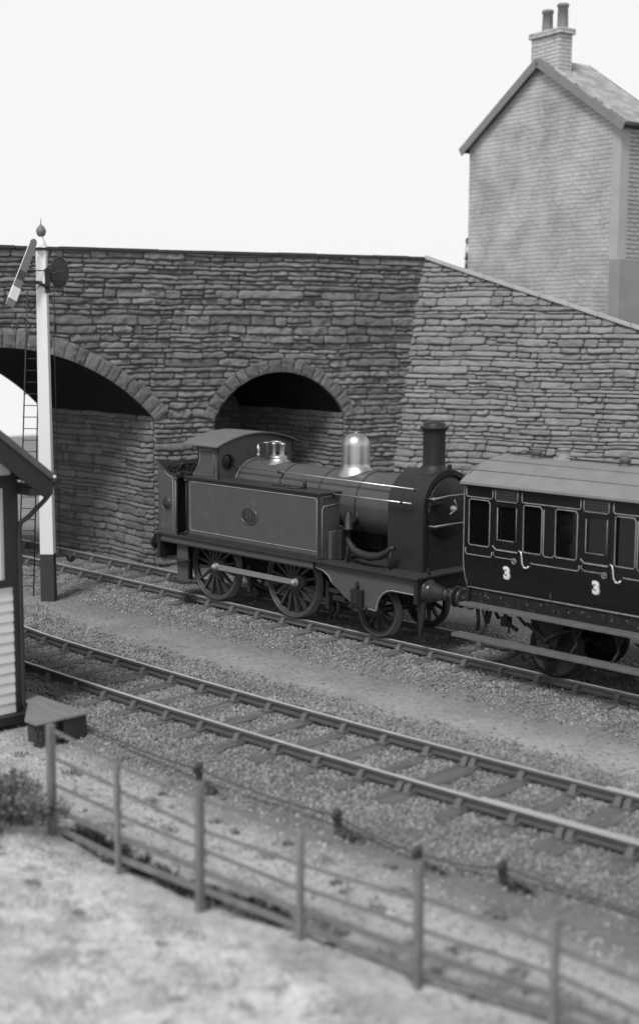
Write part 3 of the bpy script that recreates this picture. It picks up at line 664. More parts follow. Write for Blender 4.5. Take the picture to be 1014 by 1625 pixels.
# wheels
def wheel(x, l, r, sg, nsp, name, crank=None, wm=None):
    z = r + .0; y = yl(l)
    q = MB(); ax = (0, sg, 0); o_ = (x, y - sg * .065, z)
    q.lathe(o_, ax, [(.0, r - .05), (.0, r - .115), (.10, r - .115), (.10, r - .05)], 48)       # rim
    q.lathe(o_, ax, [(.0, .001), (.0, .15), (.12, .15), (.15, .12), (.15, .001)], 24)
    for k in range(nsp):
        a = 2 * PI * (k + .5) / nsp; ca, sa = math.cos(a), math.sin(a)
        p0 = Vector((x + ca * .1, y, z + sa * .1)); p1 = Vector((x + ca * (r - .13), y, z + sa * (r - .13)))
        d_ = (p1 - p0) / 2; t = Vector((-sa, 0, ca)); 
        w0, w1 = .032, .022
        c = [p0 + t * w0, p0 - t * w0, p1 - t * w1, p1 + t * w1]
        q.add([p + Vector((0, sg * .045, 0)) for p in c] + [p - Vector((0, sg * .035, 0)) for p in c], [(0, 1, 2, 3), (7, 6, 5, 4), (0, 3, 7, 4), (1, 0, 4, 5), (2, 1, 5, 6), (3, 2, 6, 7)])
    if crank: q.lathe((x + crank[0], y - sg * .02, z + crank[1]), ax, [(0, .15), (.12, .15), (.14, .12), (.14, .001)], 20); q.obox((x + crank[0] / 2, y + sg * .035, z + crank[1] / 2), (crank[0] / 2 + .02, 0, crank[1] / 2), (0, .06, 0), Vector((-crank[1], 0, crank[0])).normalized() * .13)
    w_ = q.build(name, wm or wheelM, eng)
    q = MB(); q.lathe(o_, ax, [(-.03, r - .02), (-.03, r + .03), (.0, r + .028), (.012, r), (.12, r - .008), (.125, r - .02), (.125, r - .06), (.10, r - .06)], 64); q.build('tyre', tyreM, w_)
    return w_
CP = (.26, .03)
for sg in (-1, 1):
    wheel(-23.35, sg * .76, .80, sg, 16, 'driving_wheel', CP); wheel(-20.77, sg * .76, .80, sg, 16, 'driving_wheel', CP); wheel(-18.27, sg * .76, .54, sg, 10, 'leading_wheel', None, dirtyM)
    yy = yl(sg * .97)
    q = MB(); xa, xb, zz = -23.35 + CP[0], -20.77 + CP[0], .80 + CP[1]
    q.prism([(xa + .05, yy - .022, zz - .062), (xb - .05, yy - .022, zz - .055), (xb - .05, yy - .022, zz + .055), (xa + .05, yy - .022, zz + .062)], (0, .044, 0))
    rod = q.build('coupling_rod', steelM, eng, bevel=.006)
    for x in (xa, xb):
        q = MB(); q.lathe((x, yy - sg * .035, zz), (0, sg, 0), [(0, .0001), (0, .09), (.06, .09), (.062, .06), (.09, .055), (.092, .075), (.12, .075), (.122, .05), (.16, .045), (.165, .0001)], 24); q.build('rod_end', steelM, rod)
        q = MB(); q.cyl((x, yl(sg * .80), zz), (0, sg, 0), .05, .16, 16); q.build('crank_pin', steelM, rod)
for x, r in ((-23.35, .80), (-20.77, .80), (-18.27, .54)):
    q = MB(); q.cyl((x, yl(-.75), r), (0, 1, 0), .08, 1.5, 16); q.build('axle', blackM, eng)
q = MB(); q.box(-22.7, -21.5, yl(-.5), yl(.5), .6, 1.38); q.build('ash_pan', darkM, eng); q = MB(); q.box(-19.8, -17.4, yl(-.56), yl(.56), .75, 1.39); q.build('cylinder_block', darkM, eng)
for x in (-24.32, -22.2, -19.72):
    q = MB(); q.box(x - .05, x + .05, yl(-.80), yl(-.70), .35, .95); q.build('brake_block', blackM, eng, bevel=.01)
# side tanks
rimM = M('plate_rim_brass', .22, .35, metal=.7, var=.2)
for sg in (-1, 1):
    q = MB(); q.box(-23.90, -19.55, yl(sg * .60), yl(sg * 1.19), 1.457, 2.80); tk = q.build('side_tank', paintM, eng, bevel=.015)
    q = MB(); q.box(-23.93, -19.50, yl(sg * .56), yl(sg * 1.215), 2.80, 2.835); q.build('tank_top', deckM, tk, bevel=.006)
    yy = yl(sg * 1.195)
    q = MB(); x0, x1, z0, z1 = -23.74, -19.63, 1.62, 2.72; r_ = .05
    rr = [(x0 + r_, z0), (x1, z0), (x1, z1 - r_), (x1 - r_, z1), (x0 + r_, z1), (x0, z1 - r_), (x0, z0 + r_)]
    q.tube([(x, yy, z) for x, z in rr], .0075, 5, closed=True)
    q.tube([(-19.545, yl(sg * 1.12), 1.5), (-19.545, yl(sg * 1.12), 2.48), (-19.545, yl(sg * 1.08), 2.55), (-19.545, yl(sg * .66), 2.58)], .0085, 5)
    q.tube([(-19.545, yl(sg * 1.13), 2.64), (-19.545, yl(sg * 1.13), 2.74), (-19.545, yl(sg * .66), 2.77)], .0075, 5); q.build('tank_lining', lineM, tk)
    q = MB(); q.box(-23.9, -19.55, yl(sg * 1.19), yl(sg * 1.215), 1.457, 1.54); q.build('tank_foot_angle', deckM, tk, bevel=.005)
    q = MB(); q.box(-19.60, -19.548, yl(sg * 1.19), yl(sg * 1.193), 1.54, 2.80); q.box(-23.90, -19.60, yl(sg * 1.19), yl(sg * 1.193), 2.735, 2.80); q.box(-23.902, -23.80, yl(sg * 1.19), yl(sg * 1.193), 1.54, 2.735); q.build('tank_border', blackM, tk)
    q = MB(); q.lathe((-21.72, yl(sg * 1.19), 2.145), (0, sg, 0), [(0, .20), (.016, .20), (.018, .185), (.018, .0001)], 32)
    for i_, p in enumerate(q.v): q.v[i_] = (-21.72 + (p[0] + 21.72) * 1.35, p[1], 2.145 + (p[2] - 2.145) * .92)
    pl = q.build('number_plate', deckM, tk)
    q = MB(); q.torus((-21.72, yl(sg * 1.207), 2.145), (0, 1, 0), .19, .009, 40, 6)
    for i_, p in enumerate(q.v): q.v[i_] = (-21.72 + (p[0] + 21.72) * 1.35, p[1], 2.145 + (p[2] - 2.145) * .92)
    q.build('plate_rim', rimM, pl)
    v, f = text_mesh('11', .22, .004, .004)
    q = MB(); q.add([(-21.72 + (p[0] if sg < 0 else -p[0]), yl(sg * 1.211) - p[2] * 1, 2.145 + p[1]) for p in v], f); q.build('plate_number', M('plate_figures', .13, .4, metal=.5, var=.1), pl, fix=False)
    q = MB()
    q.cyl((-20.55, yl(sg * .9), 2.835), (0, 0, 1), .20, .03, 24); q.cyl((-20.35, yl(sg * .86), 2.83), (0, 0, 1), .045, .2, 12); q.tube([(-20.75, yl(sg * 1.0), 2.87), (-20.3, yl(sg * .9), 2.875)], .018, 6); q.tube([(-21.2, yl(sg * 1.0), 2.85), (-20.85, yl(sg * .95), 2.86)], .02, 6); q.sphere((-21.05, yl(sg * .93), 2.88), .05); q.build('tank_filler', deckM, tk)
for sg in (-1, 1):
    q = MB()
    for i in range(24): q.sphere((-19.50 + i * .105 if -19.50 + i * .105 < -17.0 else -17.02, yl(sg * 1.132), 1.375), .010, 6, 4)
    q.build('rivets', paintM, eng)
# bunker
q = MB(); poly = [(-24.92, 1.457), (-24.24, 1.457), (-24.24, 2.80), (-24.48, 2.85), (-24.92, 3.10)]
for sg in (-1, 1):
    q = MB(); q.prism([(x, yl(sg * 1.19), z) for x, z in poly], (0, -sg * .03, 0)); bk = q.build('bunker_side', paintM, eng)
    q = MB(); xs_ = [(-24.86, 1.54), (-24.36, 1.54), (-24.36, 2.74), (-24.52, 2.80), (-24.86, 2.98)]; q.tube([(x, yl(sg * 1.196), z) for x, z in xs_], .0075, 5, closed=True)
    q.tube([(-24.27, yl(sg * 1.196), 1.56), (-24.27, yl(sg * 1.196), 2.72)], .008, 5); q.build('bunker_lining', lineM, bk)
    q = MB(); q.tube([(x, yl(sg * 1.185), z) for x, z in ((-24.92, 3.11), (-24.50, 2.86), (-24.2, 2.81))], .022, 6); q.build('bunker_beading', blackM, bk)
    q = MB(); q.lathe((-24.6, yl(sg * 1.19), 2.14), (0, sg, 0), [(0, .15), (.014, .15), (.016, .0001)], 28); q.build('bunker_plate', deckM, bk); q = MB(); q.torus((-24.6, yl(sg * 1.205), 2.14), (0, 1, 0), .145, .008, 32, 6); q.build('plate_rim', rimM, bk)
    # doorway handrails
    for x in (-24.20, -23.85):
        q = MB(); q.tube([(x, yl(sg * 1.22), 1.56), (x, yl(sg * 1.22), 2.74)], .012, 6); q.sphere((x, yl(sg * 1.22), 2.74), .042, 12, 8); q.sphere((x, yl(sg * 1.22), 1.56), .036, 12, 8); q.build('doorway_handrail', deckM, eng)
q = MB(); q.box(-24.92, -24.88, yl(-1.16), yl(1.16), 1.457, 3.08); q.build('bunker_back', paintM, eng); q = MB(); q.box(-24.30, -24.26, yl(-1.16), yl(1.16), 1.457, 2.80); q.build('bunker_front', darkM, eng)
q = MB(); q.box(-24.26, -23.0, yl(-1.14), yl(1.14), 1.458, 1.50); q.build('cab_floor', darkM, eng)
q = MB(); q.lathe((-23.45, YC, 2.3), (1, 0, 0), [(0, .0001), (0, .62), (.5, .62)], 24); q.box(-23.45, -22.9, yl(-.6), yl(.6), 1.5, 2.3); q.build('firebox_backhead', darkM, eng)
q = MB(); rd = random.Random(3)
for i in range(420):
    x = rd.uniform(-24.86, -24.1); y = yl(rd.uniform(-1.1, 1.1)); z = 2.72 + .20 * math.exp(-((x + 24.6) / .35) ** 2) + rd.uniform(-.05, .08); s_ = rd.uniform(.03, .075)
    vs = [(x + rd.uniform(.6, 1) * s_ * a, y + rd.uniform(.6, 1) * s_ * b_, z + rd.uniform(.6, 1) * s_ * c) for c in (-1, 1) for a, b_ in ((-1, -1), (1, -1), (1, 1), (-1, 1))]
    q.add(vs, [(0, 3, 2, 1), (4, 5, 6, 7), (0, 1, 5, 4), (1, 2, 6, 5), (2, 3, 7, 6), (3, 0, 4, 7)])
q.build('coal', coalM, eng, fix=False)
q = MB(); q.box(-24.88, -24.28, yl(-1.15), yl(1.15), 2.55, 2.68); q.build('coal_bed', coalM, eng)
# cab
def roofz(l): return 3.555 + .255 * (1 - (l / 1.22) ** 2)
for sg in (-1, 1):
    rear = [(-23.79 + .28 * math.sin(PI * .75 * t), 2.835 + .715 * t) for t in [i / 8 for i in range(9)]]
    poly = [(-22.90, 2.835)] + rear + [(-23.60, 3.58), (-22.90, 3.58)]
    q = MB(); q.prism([(x, yl(sg * 1.12), z) for x, z in poly], (0, -sg * .03, 0)); cs_ = q.build('cab_side', paintM, eng)
    q = MB(); lp = [(-22.98, 2.89)] + [(x + .05, z + (.05 if i == 0 else 0)) for i, (x, z) in enumerate(rear)][0:8] + [(-22.98, 3.49)]; q.tube([(x, yl(sg * 1.126), z) for x, z in lp], .0075, 5, closed=True); q.build('cab_lining', lineM, cs_); q = MB(); q.tube([(x, yl(sg * 1.12), z) for x, z in rear] + [(-23.60, yl(sg * 1.12), 3.58)], .016, 6); q.build('cab_edge', blackM, cs_)
nR = 24; q = MB()
for zo, flip in ((0, 1), (.03, 0)):
    pass
vs = []; ls = [-1.24 + 2.48 * i / nR for i in range(nR + 1)]
for x in (-23.95, -22.72):
    for l in ls: vs += [(x, yl(l), roofz(l)), (x, yl(l), roofz(l) + .03)]
m_ = 2 * (nR + 1); fs = []
for i in range(nR): fs += [(2 * i, 2 * i + 2, m_ + 2 * i + 2, m_ + 2 * i), (2 * i + 1, m_ + 2 * i + 1, m_ + 2 * i + 3, 2 * i + 3), (2 * i, 2 * i + 1, 2 * i + 3, 2 * i + 2), (m_ + 2 * i, m_ + 2 * i + 2, m_ + 2 * i + 3, m_ + 2 * i + 1)]
fs += [(0, m_, m_ + 1, 1), (2 * nR, 2 * nR + 1, m_ + 2 * nR + 1, m_ + 2 * nR)]
q.add(vs, fs); q.build('cab_roof', M('cab_roof_paint', .15, .7, var=.1, scale=3, spec=.3), eng)
q = MB(); q.tube([(-22.71, yl(l), roofz(l) - .002) for l in ls], .016, 6); q.tube([(-22.83, yl(1.12), 2.84), (-22.83, yl(1.12), 3.58)], .012, 6); q.tube([(-22.83, yl(-1.12), 2.84), (-22.83, yl(-1.12), 3.56)], .014, 6); q.build('cab_beading', blackM, eng)
# spectacle plate with two round openings
def spect_plate():
    bm = bmesh.new(); 
    outer = [(l, roofz(l)) for l in ls] + [(1.21, 2.80), (-1.21, 2.80)]
    outer = [(max(-1.12, min(1.12, l)), z) for l, z in outer]
    vo = [bm.verts.new((-22.88, yl(l), z)) for l, z in outer]; ed_ = [bm.edges.new((vo[i], vo[(i + 1) % len(vo)])) for i in range(len(vo)) if (vo[i].co - vo[(i + 1) % len(vo)].co).length > 1e-6]
    for c in (-.80, .80):
        r_ = [bm.verts.new((-22.88, yl(c + .165 * math.cos(2 * PI * k / 24)), 3.20 + .165 * math.sin(2 * PI * k / 24))) for k in range(24)]; ed_ += [bm.edges.new((r_[k], r_[(k + 1) % 24])) for k in range(24)]
    bmesh.ops.triangle_fill(bm, use_beauty=True, use_dissolve=False, edges=ed_)
    rr = bmesh.ops.extrude_face_region(bm, geom=bm.faces[:]); bmesh.ops.translate(bm, vec=(-.02, 0, 0), verts=[g for g in rr['geom'] if isinstance(g, bmesh.types.BMVert)])
    bmesh.ops.recalc_face_normals(bm, faces=bm.faces)
    q = MB(); bm.verts.index_update(); q.add([tuple(v_.co) for v_ in bm.verts], [tuple(v_.index for v_ in f_.verts) for f_ in bm.faces]); bm.free(); return q
sp = spect_plate().build('spectacle_plate', paintM, eng)
for c in (-.80, .80):
    q = MB(); q.torus((-22.865, yl(c), 3.20), (1, 0, 0), .165, .014, 28, 6); q.build('window_rim', blackM, sp)
    q = MB(); q.lathe((-22.93, yl(c), 3.20), (1, 0, 0), [(0, .0001), (0, .165)], 24); q.build('window_glass', lensM, sp)
# boiler
CZ = 2.575; BR_ = .645
q = MB(); q.lathe((-22.87, YC, CZ), (1, 0, 0), [(0, BR_ + .012), (.05, BR_), (4.86, BR_)], 64); bo = q.build('boiler', sheetM, eng)
bandM = M('band_paint', .03, .5, var=.1)
for x in (-21.42, -20.19, -19.08, -18.12):
    q = MB(); q.lathe((x - .022, YC, CZ), (1, 0, 0), [(0, BR_), (.0, BR_ + .008), (.044, BR_ + .008), (.044, BR_)], 64); q.build('boiler_band', bandM, bo)
q = MB(); q.lathe((-22.86, YC, CZ), (1, 0, 0), [(0, BR_ + .014), (.0, BR_ + .03), (.02, BR_ + .03), (.02, BR_ + .014)], 64); q.build('boiler_end_ring', lineM, bo)
# smokebox
SZ = 2.68; SR = .715
prof = [(math.cos(a) * SR, SZ + math.sin(a) * SR) for a in [PI * i / 40 for i in range(41)]]
prof = [(SR, 1.457)] + prof + [(-SR, 1.457)]
q = MB(); n_ = len(prof); q.add([(x, yl(a), z) for x in (-18.10, -17.18) for a, z in prof], [(i, i + 1, i + 1 + n_, i + n_) for i in range(n_ - 1)], True)
q.add([(x, yl(a), z) for x in (-18.10,) for a, z in prof], [tuple(range(n_))[::-1]]); q.add([(x, yl(a), z) for x in (-17.18,) for a, z in prof], [tuple(range(n_))])
sb = q.build('smokebox', dirtyM, eng, fix=False)
q = MB(); p2 = [(a * 1.035, SZ + (z - SZ) * 1.035 if z > 1.5 else z) for a, z in prof]; p3 = [(a * .90, SZ + (z - SZ) * .90 if z > 1.5 else z) for a, z in prof]
q.add([(x, yl(a), z) for x in (-17.20, -17.14) for a, z in p2], [(i, i + 1, i + 1 + n_, i + n_) for i in range(n_ - 1)], True)
q.add([(-17.14, yl(a), z) for a, z in p2] + [(-17.14, yl(a), z) for a, z in p3], [(i, i + 1, i + 1 + n_, i + n_) for i in range(n_ - 1)])
q.add([(x, yl(a), z) for x in (-17.14, -17.175) for a, z in p3], [(i, i + 1, i + 1 + n_, i + n_) for i in range(n_ - 1)], True)
q.build('smokebox_front_ring', blackM, sb, fix=False)
q = MB(); q.lathe((-17.17, YC, SZ - .02), (1, 0, 0), [(0, .60), (.03, .60), (.035, .585), (.06, .52), (.10, .35), (.125, .15), (.13, .0001)], 48); dr = q.build('smokebox_door', M('door_black', .02, .5, var=.15, spec=.45), sb)
q = MB(); q.box(-17.10, -17.06, yl(-.62), yl(.40), 2.76, 2.82); q.box(-17.10, -17.06, yl(-.62), yl(.40), 2.30, 2.35); q.build('door_strap', blackM, dr, bevel=.006)
q = MB(); q.tube([(-17.0, yl(-.60), 2.90), (-16.98, yl(-.2), 2.93), (-16.98, yl(.5), 2.93)], .017, 8); q.tube([(-17.0, yl(-.58), 2.36), (-16.98, yl(-.1), 2.37), (-16.98, yl(.5), 2.37)], .018, 8); q.sphere((-17.0, yl(-.60), 2.90), .035); q.tube([(-17.14, yl(-.58), 2.36), (-17.0, yl(-.58), 2.36)], .015, 6); q.tube([(-17.14, yl(-.60), 2.9), (-17.0, yl(-.60), 2.9)], .015, 6)
q.build('door_rail', steelM, dr)
q = MB(); q.lathe((-17.05, YC, SZ - .02), (1, 0, 0), [(0, .07), (.06, .06), (.1, .03), (.14, .03)], 16); q.tube([(-16.93, yl(0), SZ - .02), (-16.92, yl(-.22), SZ - .10)], .015, 6); q.tube([(-16.90, yl(0), SZ - .02), (-16.89, yl(-.12), SZ + .18)], .015, 6); q.build('door_handle', steelM, dr)
q = MB(); q.torus((-17.13, yl(-.54), 2.62), (1, 0, 0), .065, .013, 20, 6); q.cyl((-17.16, yl(-.54), 2.62), (1, 0, 0), .05, .03, 16); q.build('washout_plug', dirtyM, sb)
q = MB(); q.box(-17.17, -17.10, yl(-.03), yl(.03), SZ + SR - .02, SZ + SR + .13); q.box(-16.93, -16.88, yl(-.86), yl(-.80), 1.455, 1.60); q.build('lamp_iron', blackM, eng, bevel=.005)
# chimney
q = MB(); 
q.lathe((-17.54, YC, 3.30), (0, 0, 1), [(.14, .225), (.2, .222), (.84, .222), (.875, .235), (.90, .27), (.915, .29), (.945, .29), (.955, .27), (.965, .225), (1.0, .22), (1.02, .205), (1.02, .18), (.7, .16)], 40)
ch = q.build('chimney', dirtyM, eng)
q = MB(); vs = []; N = 48
for j, t in enumerate([0, .15, .35, .6, .8, 1]):
    for k in range(N):
        a = 2 * PI * k / N; rad = .225 + .12 * (1 - t) ** 2; dy = math.sin(a) * rad; dx = math.cos(a) * rad; zb = SZ + math.sqrt(SR ** 2 - dy ** 2) + .004; vs.append((-17.54 + dx, YC + dy, zb + (3.50 - zb) * t))
q.add(vs, [(j * N + k, j * N + (k + 1) % N, (j + 1) * N + (k + 1) % N, (j + 1) * N + k) for j in range(5) for k in range(N)], True); q.build('chimney_saddle', dirtyM, ch)
# dome
def saddle(x, r_top, r_bot, ztop, mat, name, parent, N=48, crown=3):
    q = MB(); vs = []; rows = [0, .08, .2, .35, .55, .75, 1]
    for t in rows:
        for k in range(N):
            a = 2 * PI * k / N; rad = r_top + (r_bot - r_top) * (1 - t) ** 2.2; dy = math.sin(a) * rad; dx = math.cos(a) * rad; zb = CZ + math.sqrt(max(0, BR_ ** 2 - dy ** 2)) + .006; vs.append((x + dx, YC + dy, zb + (ztop - zb) * t))
    q.add(vs, [(j * N + k, j * N + (k + 1) % N, (j + 1) * N + (k + 1) % N, (j + 1) * N + k) for j in range(len(rows) - 1) for k in range(N)], True); return q.build(name, mat, parent)
q = MB(); R_ = .30
q.lathe((-19.70, YC, 0), (0, 0, 1), [(3.34, R_)] + [(3.36 + .0, R_), (3.72, R_)] + [(3.72 + .27 * math.sin(a), R_ * math.cos(a) ** .8 if a < PI / 2 - .01 else .0001) for a in [PI / 2 * i / 10 for i in range(1, 11)]], 48); q.sphere((-19.70, YC, 4.0), .025)
dm = q.build('dome', brassM, eng); saddle(-19.70, R_, .40, 3.36, brassM, 'dome_skirt', dm)
# safety valves
q = MB(); q.lathe((-22.10, YC, 0), (0, 0, 1), [(3.30, .20), (3.32, .21), (3.34, .19), (3.36, .17), (3.36, .0001)], 32)
sv = q.build('safety_valve', brassM, eng); saddle(-22.10, .19, .30, 3.32, brassM, 'valve_cover', sv)
for dx, dy in ((-.09, -.05), (.09, .05), (-.02, .10)):
    q = MB(); q.lathe((-22.10 + dx, YC + dy, 0), (0, 0, 1), [(3.34, .045), (3.52, .04), (3.56, .05), (3.60, .06), (3.63, .06), (3.64, .0001)], 16); q.build('valve_column', brassM, sv)
q = MB(); q.tube([(-22.36, yl(-.10), 3.36), (-22.36, yl(-.10), 3.62), (-22.2, yl(-.07), 3.66), (-22.0, yl(0), 3.66)], .02, 8); q.build('valve_lever', brassM, sv)
q = MB(); q.lathe((-22.72, yl(-.05), 0), (0, 0, 1), [(3.2, .02), (3.28, .022), (3.3, .045), (3.34, .045), (3.36, .025), (3.40, .04), (3.50, .045), (3.52, .02), (3.56, .02), (3.58, .0001)], 14); q.tube([(-22.72, yl(-.05), 3.56), (-22.6, yl(-.02), 3.60), (-22.45, yl(0), 3.62)], .014, 6); q.build('whistle', brassM, eng)
# handrails
def hrail(pts, knobs, r=.017):
    q = MB(); q.tube(pts, r, 8); h_ = q.build('handrail', railingM, eng); q = MB()
    for k, c in knobs:
        q.sphere(k, .038, 12, 8); q.tube([k, c], .014, 6)
    q.build('handrail_knob', blackM, h_)
hrail([(-22.86, yl(-.62), 3.10), (-17.42, yl(-.62), 3.05)], [((-17.46, yl(-.62), 3.05), (-17.46, yl(-.5), 3.0)), ((-21.4, yl(-.62), 3.085), (-21.4, yl(-.4), 2.95))])
hrail([(-22.86, yl(.62), 3.10), (-17.42, yl(.62), 3.05)], [((-17.46, yl(.62), 3.05), (-17.46, yl(.5), 3.0))])
hrail([(-19.53, yl(-.84), 2.79), (-17.36, yl(-.84), 2.80)], [((-17.62, yl(-.84), 2.80), (-17.62, yl(-.6), 2.78)), ((-19.50, yl(-.84), 2.79), (-19.50, yl(-.84), 2.70))])
# clack valve and feed pipes, both sides
for sg in (-1, 1):
    yy = yl(sg * .79)
    q = MB(); q.lathe((-19.12, yy, 0), (0, 0, 1), [(1.455, .075), (1.50, .075), (1.51, .05), (2.08, .05), (2.09, .11), (2.13, .11), (2.14, .085), (2.36, .085), (2.38, .06), (2.44, .055), (2.46, .02), (2.48, .0001)], 18); q.cyl((-19.12, yy, 2.27), (0, -sg, 0), .09, .2, 16); cv = q.build('clack_valve', dirtyM, eng)
    q = MB(); q.box(-19.42, -19.12, yy - .06, yy + .06, 2.10, 2.13); q.cyl((-19.32, yy, 2.13), (0, 0, 1), .035, .03, 10); q.build('valve_flange', blackM, cv)
    q = MB(); q.box(-19.50, -19.40, yl(sg * .78), yl(sg * 1.0), 1.457, 2.04); q.build('sand_box', paintM, eng, bevel=.01); 
    q = MB(); q.box(-19.36, -19.20, yl(sg * .70), yl(sg * .92), 1.457, 2.08); q.build('steam_pump', dirtyM, eng, bevel=.02)
    pts = [(-18.98, yl(sg * .96), 1.94), (-18.90, yl(sg * .98), 1.86), (-18.75, yl(sg * 1.0), 1.74), (-18.55, yl(sg * 1.0), 1.68), (-18.30, yl(sg * 1.0), 1.66), (-18.05, yl(sg * 1.0), 1.70), (-17.88, yl(sg * .98), 1.80), (-17.80, yl(sg * .95), 1.88), (-17.70, yl(sg * .93), 1.90)]
    q = MB(); q.tube(pts, [.05, .06, .075, .085, .09, .08, .06, .05, .045], 10); q.build('feed_pipe', dirtyM, eng)
    q = MB(); q.tube([(-18.96, yl(sg * .96), 1.455), (-18.96, yl(sg * .96), 1.92)], .03, 8); q.tube([(-17.80, yl(sg * .95), 1.455), (-17.80, yl(sg * .95), 1.86)], .025, 8); q.build('pipe_support', dirtyM, eng)
q = MB(); q.tube([(-19.05, yl(-.62), 2.30), (-19.05, yl(-.60), 2.50)], .03, 8); q.build('feed_elbow', sheetM, eng)
# front coupling
q = MB(); q.tube([(-16.86, YC, 1.12), (-16.66, YC, 1.12), (-16.60, YC, 1.02), (-16.66, YC, .96)], .03, 8); q.torus((-16.55, YC, .85), (0, 1, 0), .12, .022, 16, 6); q.build('coupling_hook', blackM, eng)

# ------------------------------------------------------------------ coach
coach = thing('railway_coach', 'near black panelled third class railway coach with pale roof at the right edge', 'railway coach', (-12, YC, 0))
X0, X1 = -15.72, -7.97; NY = -1.24; PT = 1.89
def sidey(z):    # half width at height z: flat above the waist, tumblehome below
    if z > 2.1: return 1.24
    t = (2.1 - z) / .66; return 1.24 - .13 * t ** 2.2
doors = [-14.735 + PT * i for i in range(4)]
wins = []
for i, c in enumerate(doors):
    wins += [(c - .83 if i else c - .855, c - .38), (c + .375, c + .77)]
zs = [1.44, 1.52, 1.60, 1.70, 1.80, 1.92, 2.04, 2.26, 3.10, 3.37]
for sg in (-1, 1):
    q = MB(); cuts_ = sorted([X0, X1] + [a for w in wins for a in w] + [a for c in doors for a in (c - .24, c + .24)])
    def quad(x0, x1, z0, z1): q.add([(x0, yl(sg * sidey(z0)), z0), (x1, yl(sg * sidey(z0)), z0), (x1, yl(sg * sidey(z1)), z1), (x0, yl(sg * sidey(z1)), z1)], [(0, 1, 2, 3)])
    holes = [(a, b_, 2.26, 3.10) for a, b_ in wins] + [(c - .22, c + .22, 2.42, 3.02) for c in doors]
    xs_ = sorted(set([X0, X1] + [h[0] for h in holes] + [h[1] for h in holes])); zz = sorted(set(zs + [2.42, 3.02]))
    for i in range(len(xs_) - 1):
        for j in range(len(zz) - 1):
            xm, zm = (xs_[i] + xs_[i + 1]) / 2, (zz[j] + zz[j + 1]) / 2
            if any(h[0] < xm < h[1] and h[2] < zm < h[3] for h in holes): continue
            quad(xs_[i], xs_[i + 1], zz[j], zz[j + 1])
    # window reveals
    for (a, b_, z0, z1) in holes:
        yo, yi = yl(sg * 1.24), yl(sg * 1.19)
        q.add([(a, yo, z0), (b_, yo, z0), (b_, yo, z1), (a, yo, z1), (a, yi, z0), (b_, yi, z0), (b_, yi, z1), (a, yi, z1)], [(0, 1, 5, 4), (1, 2, 6, 5), (2, 3, 7, 6), (3, 0, 4, 7)])
    bd = q.build('body_side', coachM, coach)
    for (a, b_, z0, z1) in holes[:len(wins)]:
        g = MB(); g.box(a, b_, yl(sg * 1.195), yl(sg * 1.19), z0, z1); w_ = g.build('window', glassM, bd)
        g = MB(); r_ = .03; yy = yl(sg * 1.246); g.tube([(x, yy, z) for x, z in ((a, z1 - .02), (a, z0 + r_), (a + r_, z0), (b_ - r_, z0), (b_, z0 + r_), (b_, z1 - .05), (b_ - .04, z1), (a + .04, z1))][0:8], .010, 5, closed=True); g.build('window_moulding', mouldM, bd)
    for i, c in enumerate(doors):
        yy = yl(sg * 1.246)
        g = MB()
        for (xa, xb) in ((c - .275, c - .22), (c + .22, c + .275)): g.box(xa, xb, yl(sg * 1.24), yl(sg * 1.25), 1.95, 3.10)
        g.box(c - .22, c + .22, yl(sg * 1.24), yl(sg * 1.25), 2.24, 2.41); g.box(c - .22, c + .22, yl(sg * 1.24), yl(sg * 1.25), 3.03, 3.10); d_ = g.build('door', coachM, coach, bevel=.004)
        g = MB(); g.box(c - .22, c + .22, yl(sg * 1.205), yl(sg * 1.20), 2.42, 3.02); g.build('door_window', glassM, d_)
        g = MB(); g.tube([(x, yl(sg * 1.252), z) for x, z in ((c - .20, 3.0), (c - .20, 2.42), (c + .17, 2.42))], .0085, 5); g.tube([(c + .22, yl(sg * 1.252), 2.42), (c + .22, yl(sg * 1.252), 3.02)], .006, 5)
        g.tube([(c - .30, yl(sg * 1.25), 2.30), (c - .22, yl(sg * 1.252), 2.235), (c + .26, yl(sg * 1.252), 2.235)], .014, 5); g.build('door_moulding', mouldM, d_)
        g = MB()
        for k in range(4): g.obox((c, yl(sg * 1.258), 3.16 + k * .045), (.235, 0, 0), (0, sg * .018, -.008), (0, 0, .006))
        g.box(c - .25, c + .25, yl(sg * 1.24), yl(sg * 1.25), 3.13, 3.33); g.build('ventilator', M('vent_hood', .045, .4, var=.15, scale=8), d_)
        g = MB(); g.tube([(x, yl(sg * 1.262), z) for x, z in ((c - .25, 3.32), (c - .25, 3.15), (c - .22, 3.12), (c + .22, 3.12), (c + .25, 3.15), (c + .25, 3.32))], .008, 5)
        g.build('vent_moulding', mouldM, d_)
        g = MB(); hp = [(c + .30, yl(sg * 1.26), 2.28), (c + .355, yl(sg * 1.27), 2.26), (c + .375, yl(sg * 1.275), 2.18), (c + .39, yl(sg * 1.275), 2.06), (c + .43, yl(sg * 1.27), 1.99), (c + .48, yl(sg * 1.26), 1.99), (c + .52, yl(sg * 1.25), 2.03)]
        g.tube(hp, .017, 8); g.build('grab_handle', M('handle_brass', .55, .35, metal=.6), d_)
        g = MB(); g.torus((c + .19, yl(sg * 1.258), 2.075), (0, 1, 0), .045, .010, 20, 6); g.sphere((c + .19, yl(sg * 1.265), 2.075), .016, 8, 6); g.tube([(c - .275, yy, 2.19), (c - .275, yy, 2.14), (c - .22, yy, 2.10), (c + .14, yy, 2.10)], .008, 5); g.build('lock', mouldM, d_)
        # class number
        v, f = text_mesh('3', .30, .006, .016)
        sgn = 1 if sg < 0 else -1; xn = c + .02; zn = 1.83
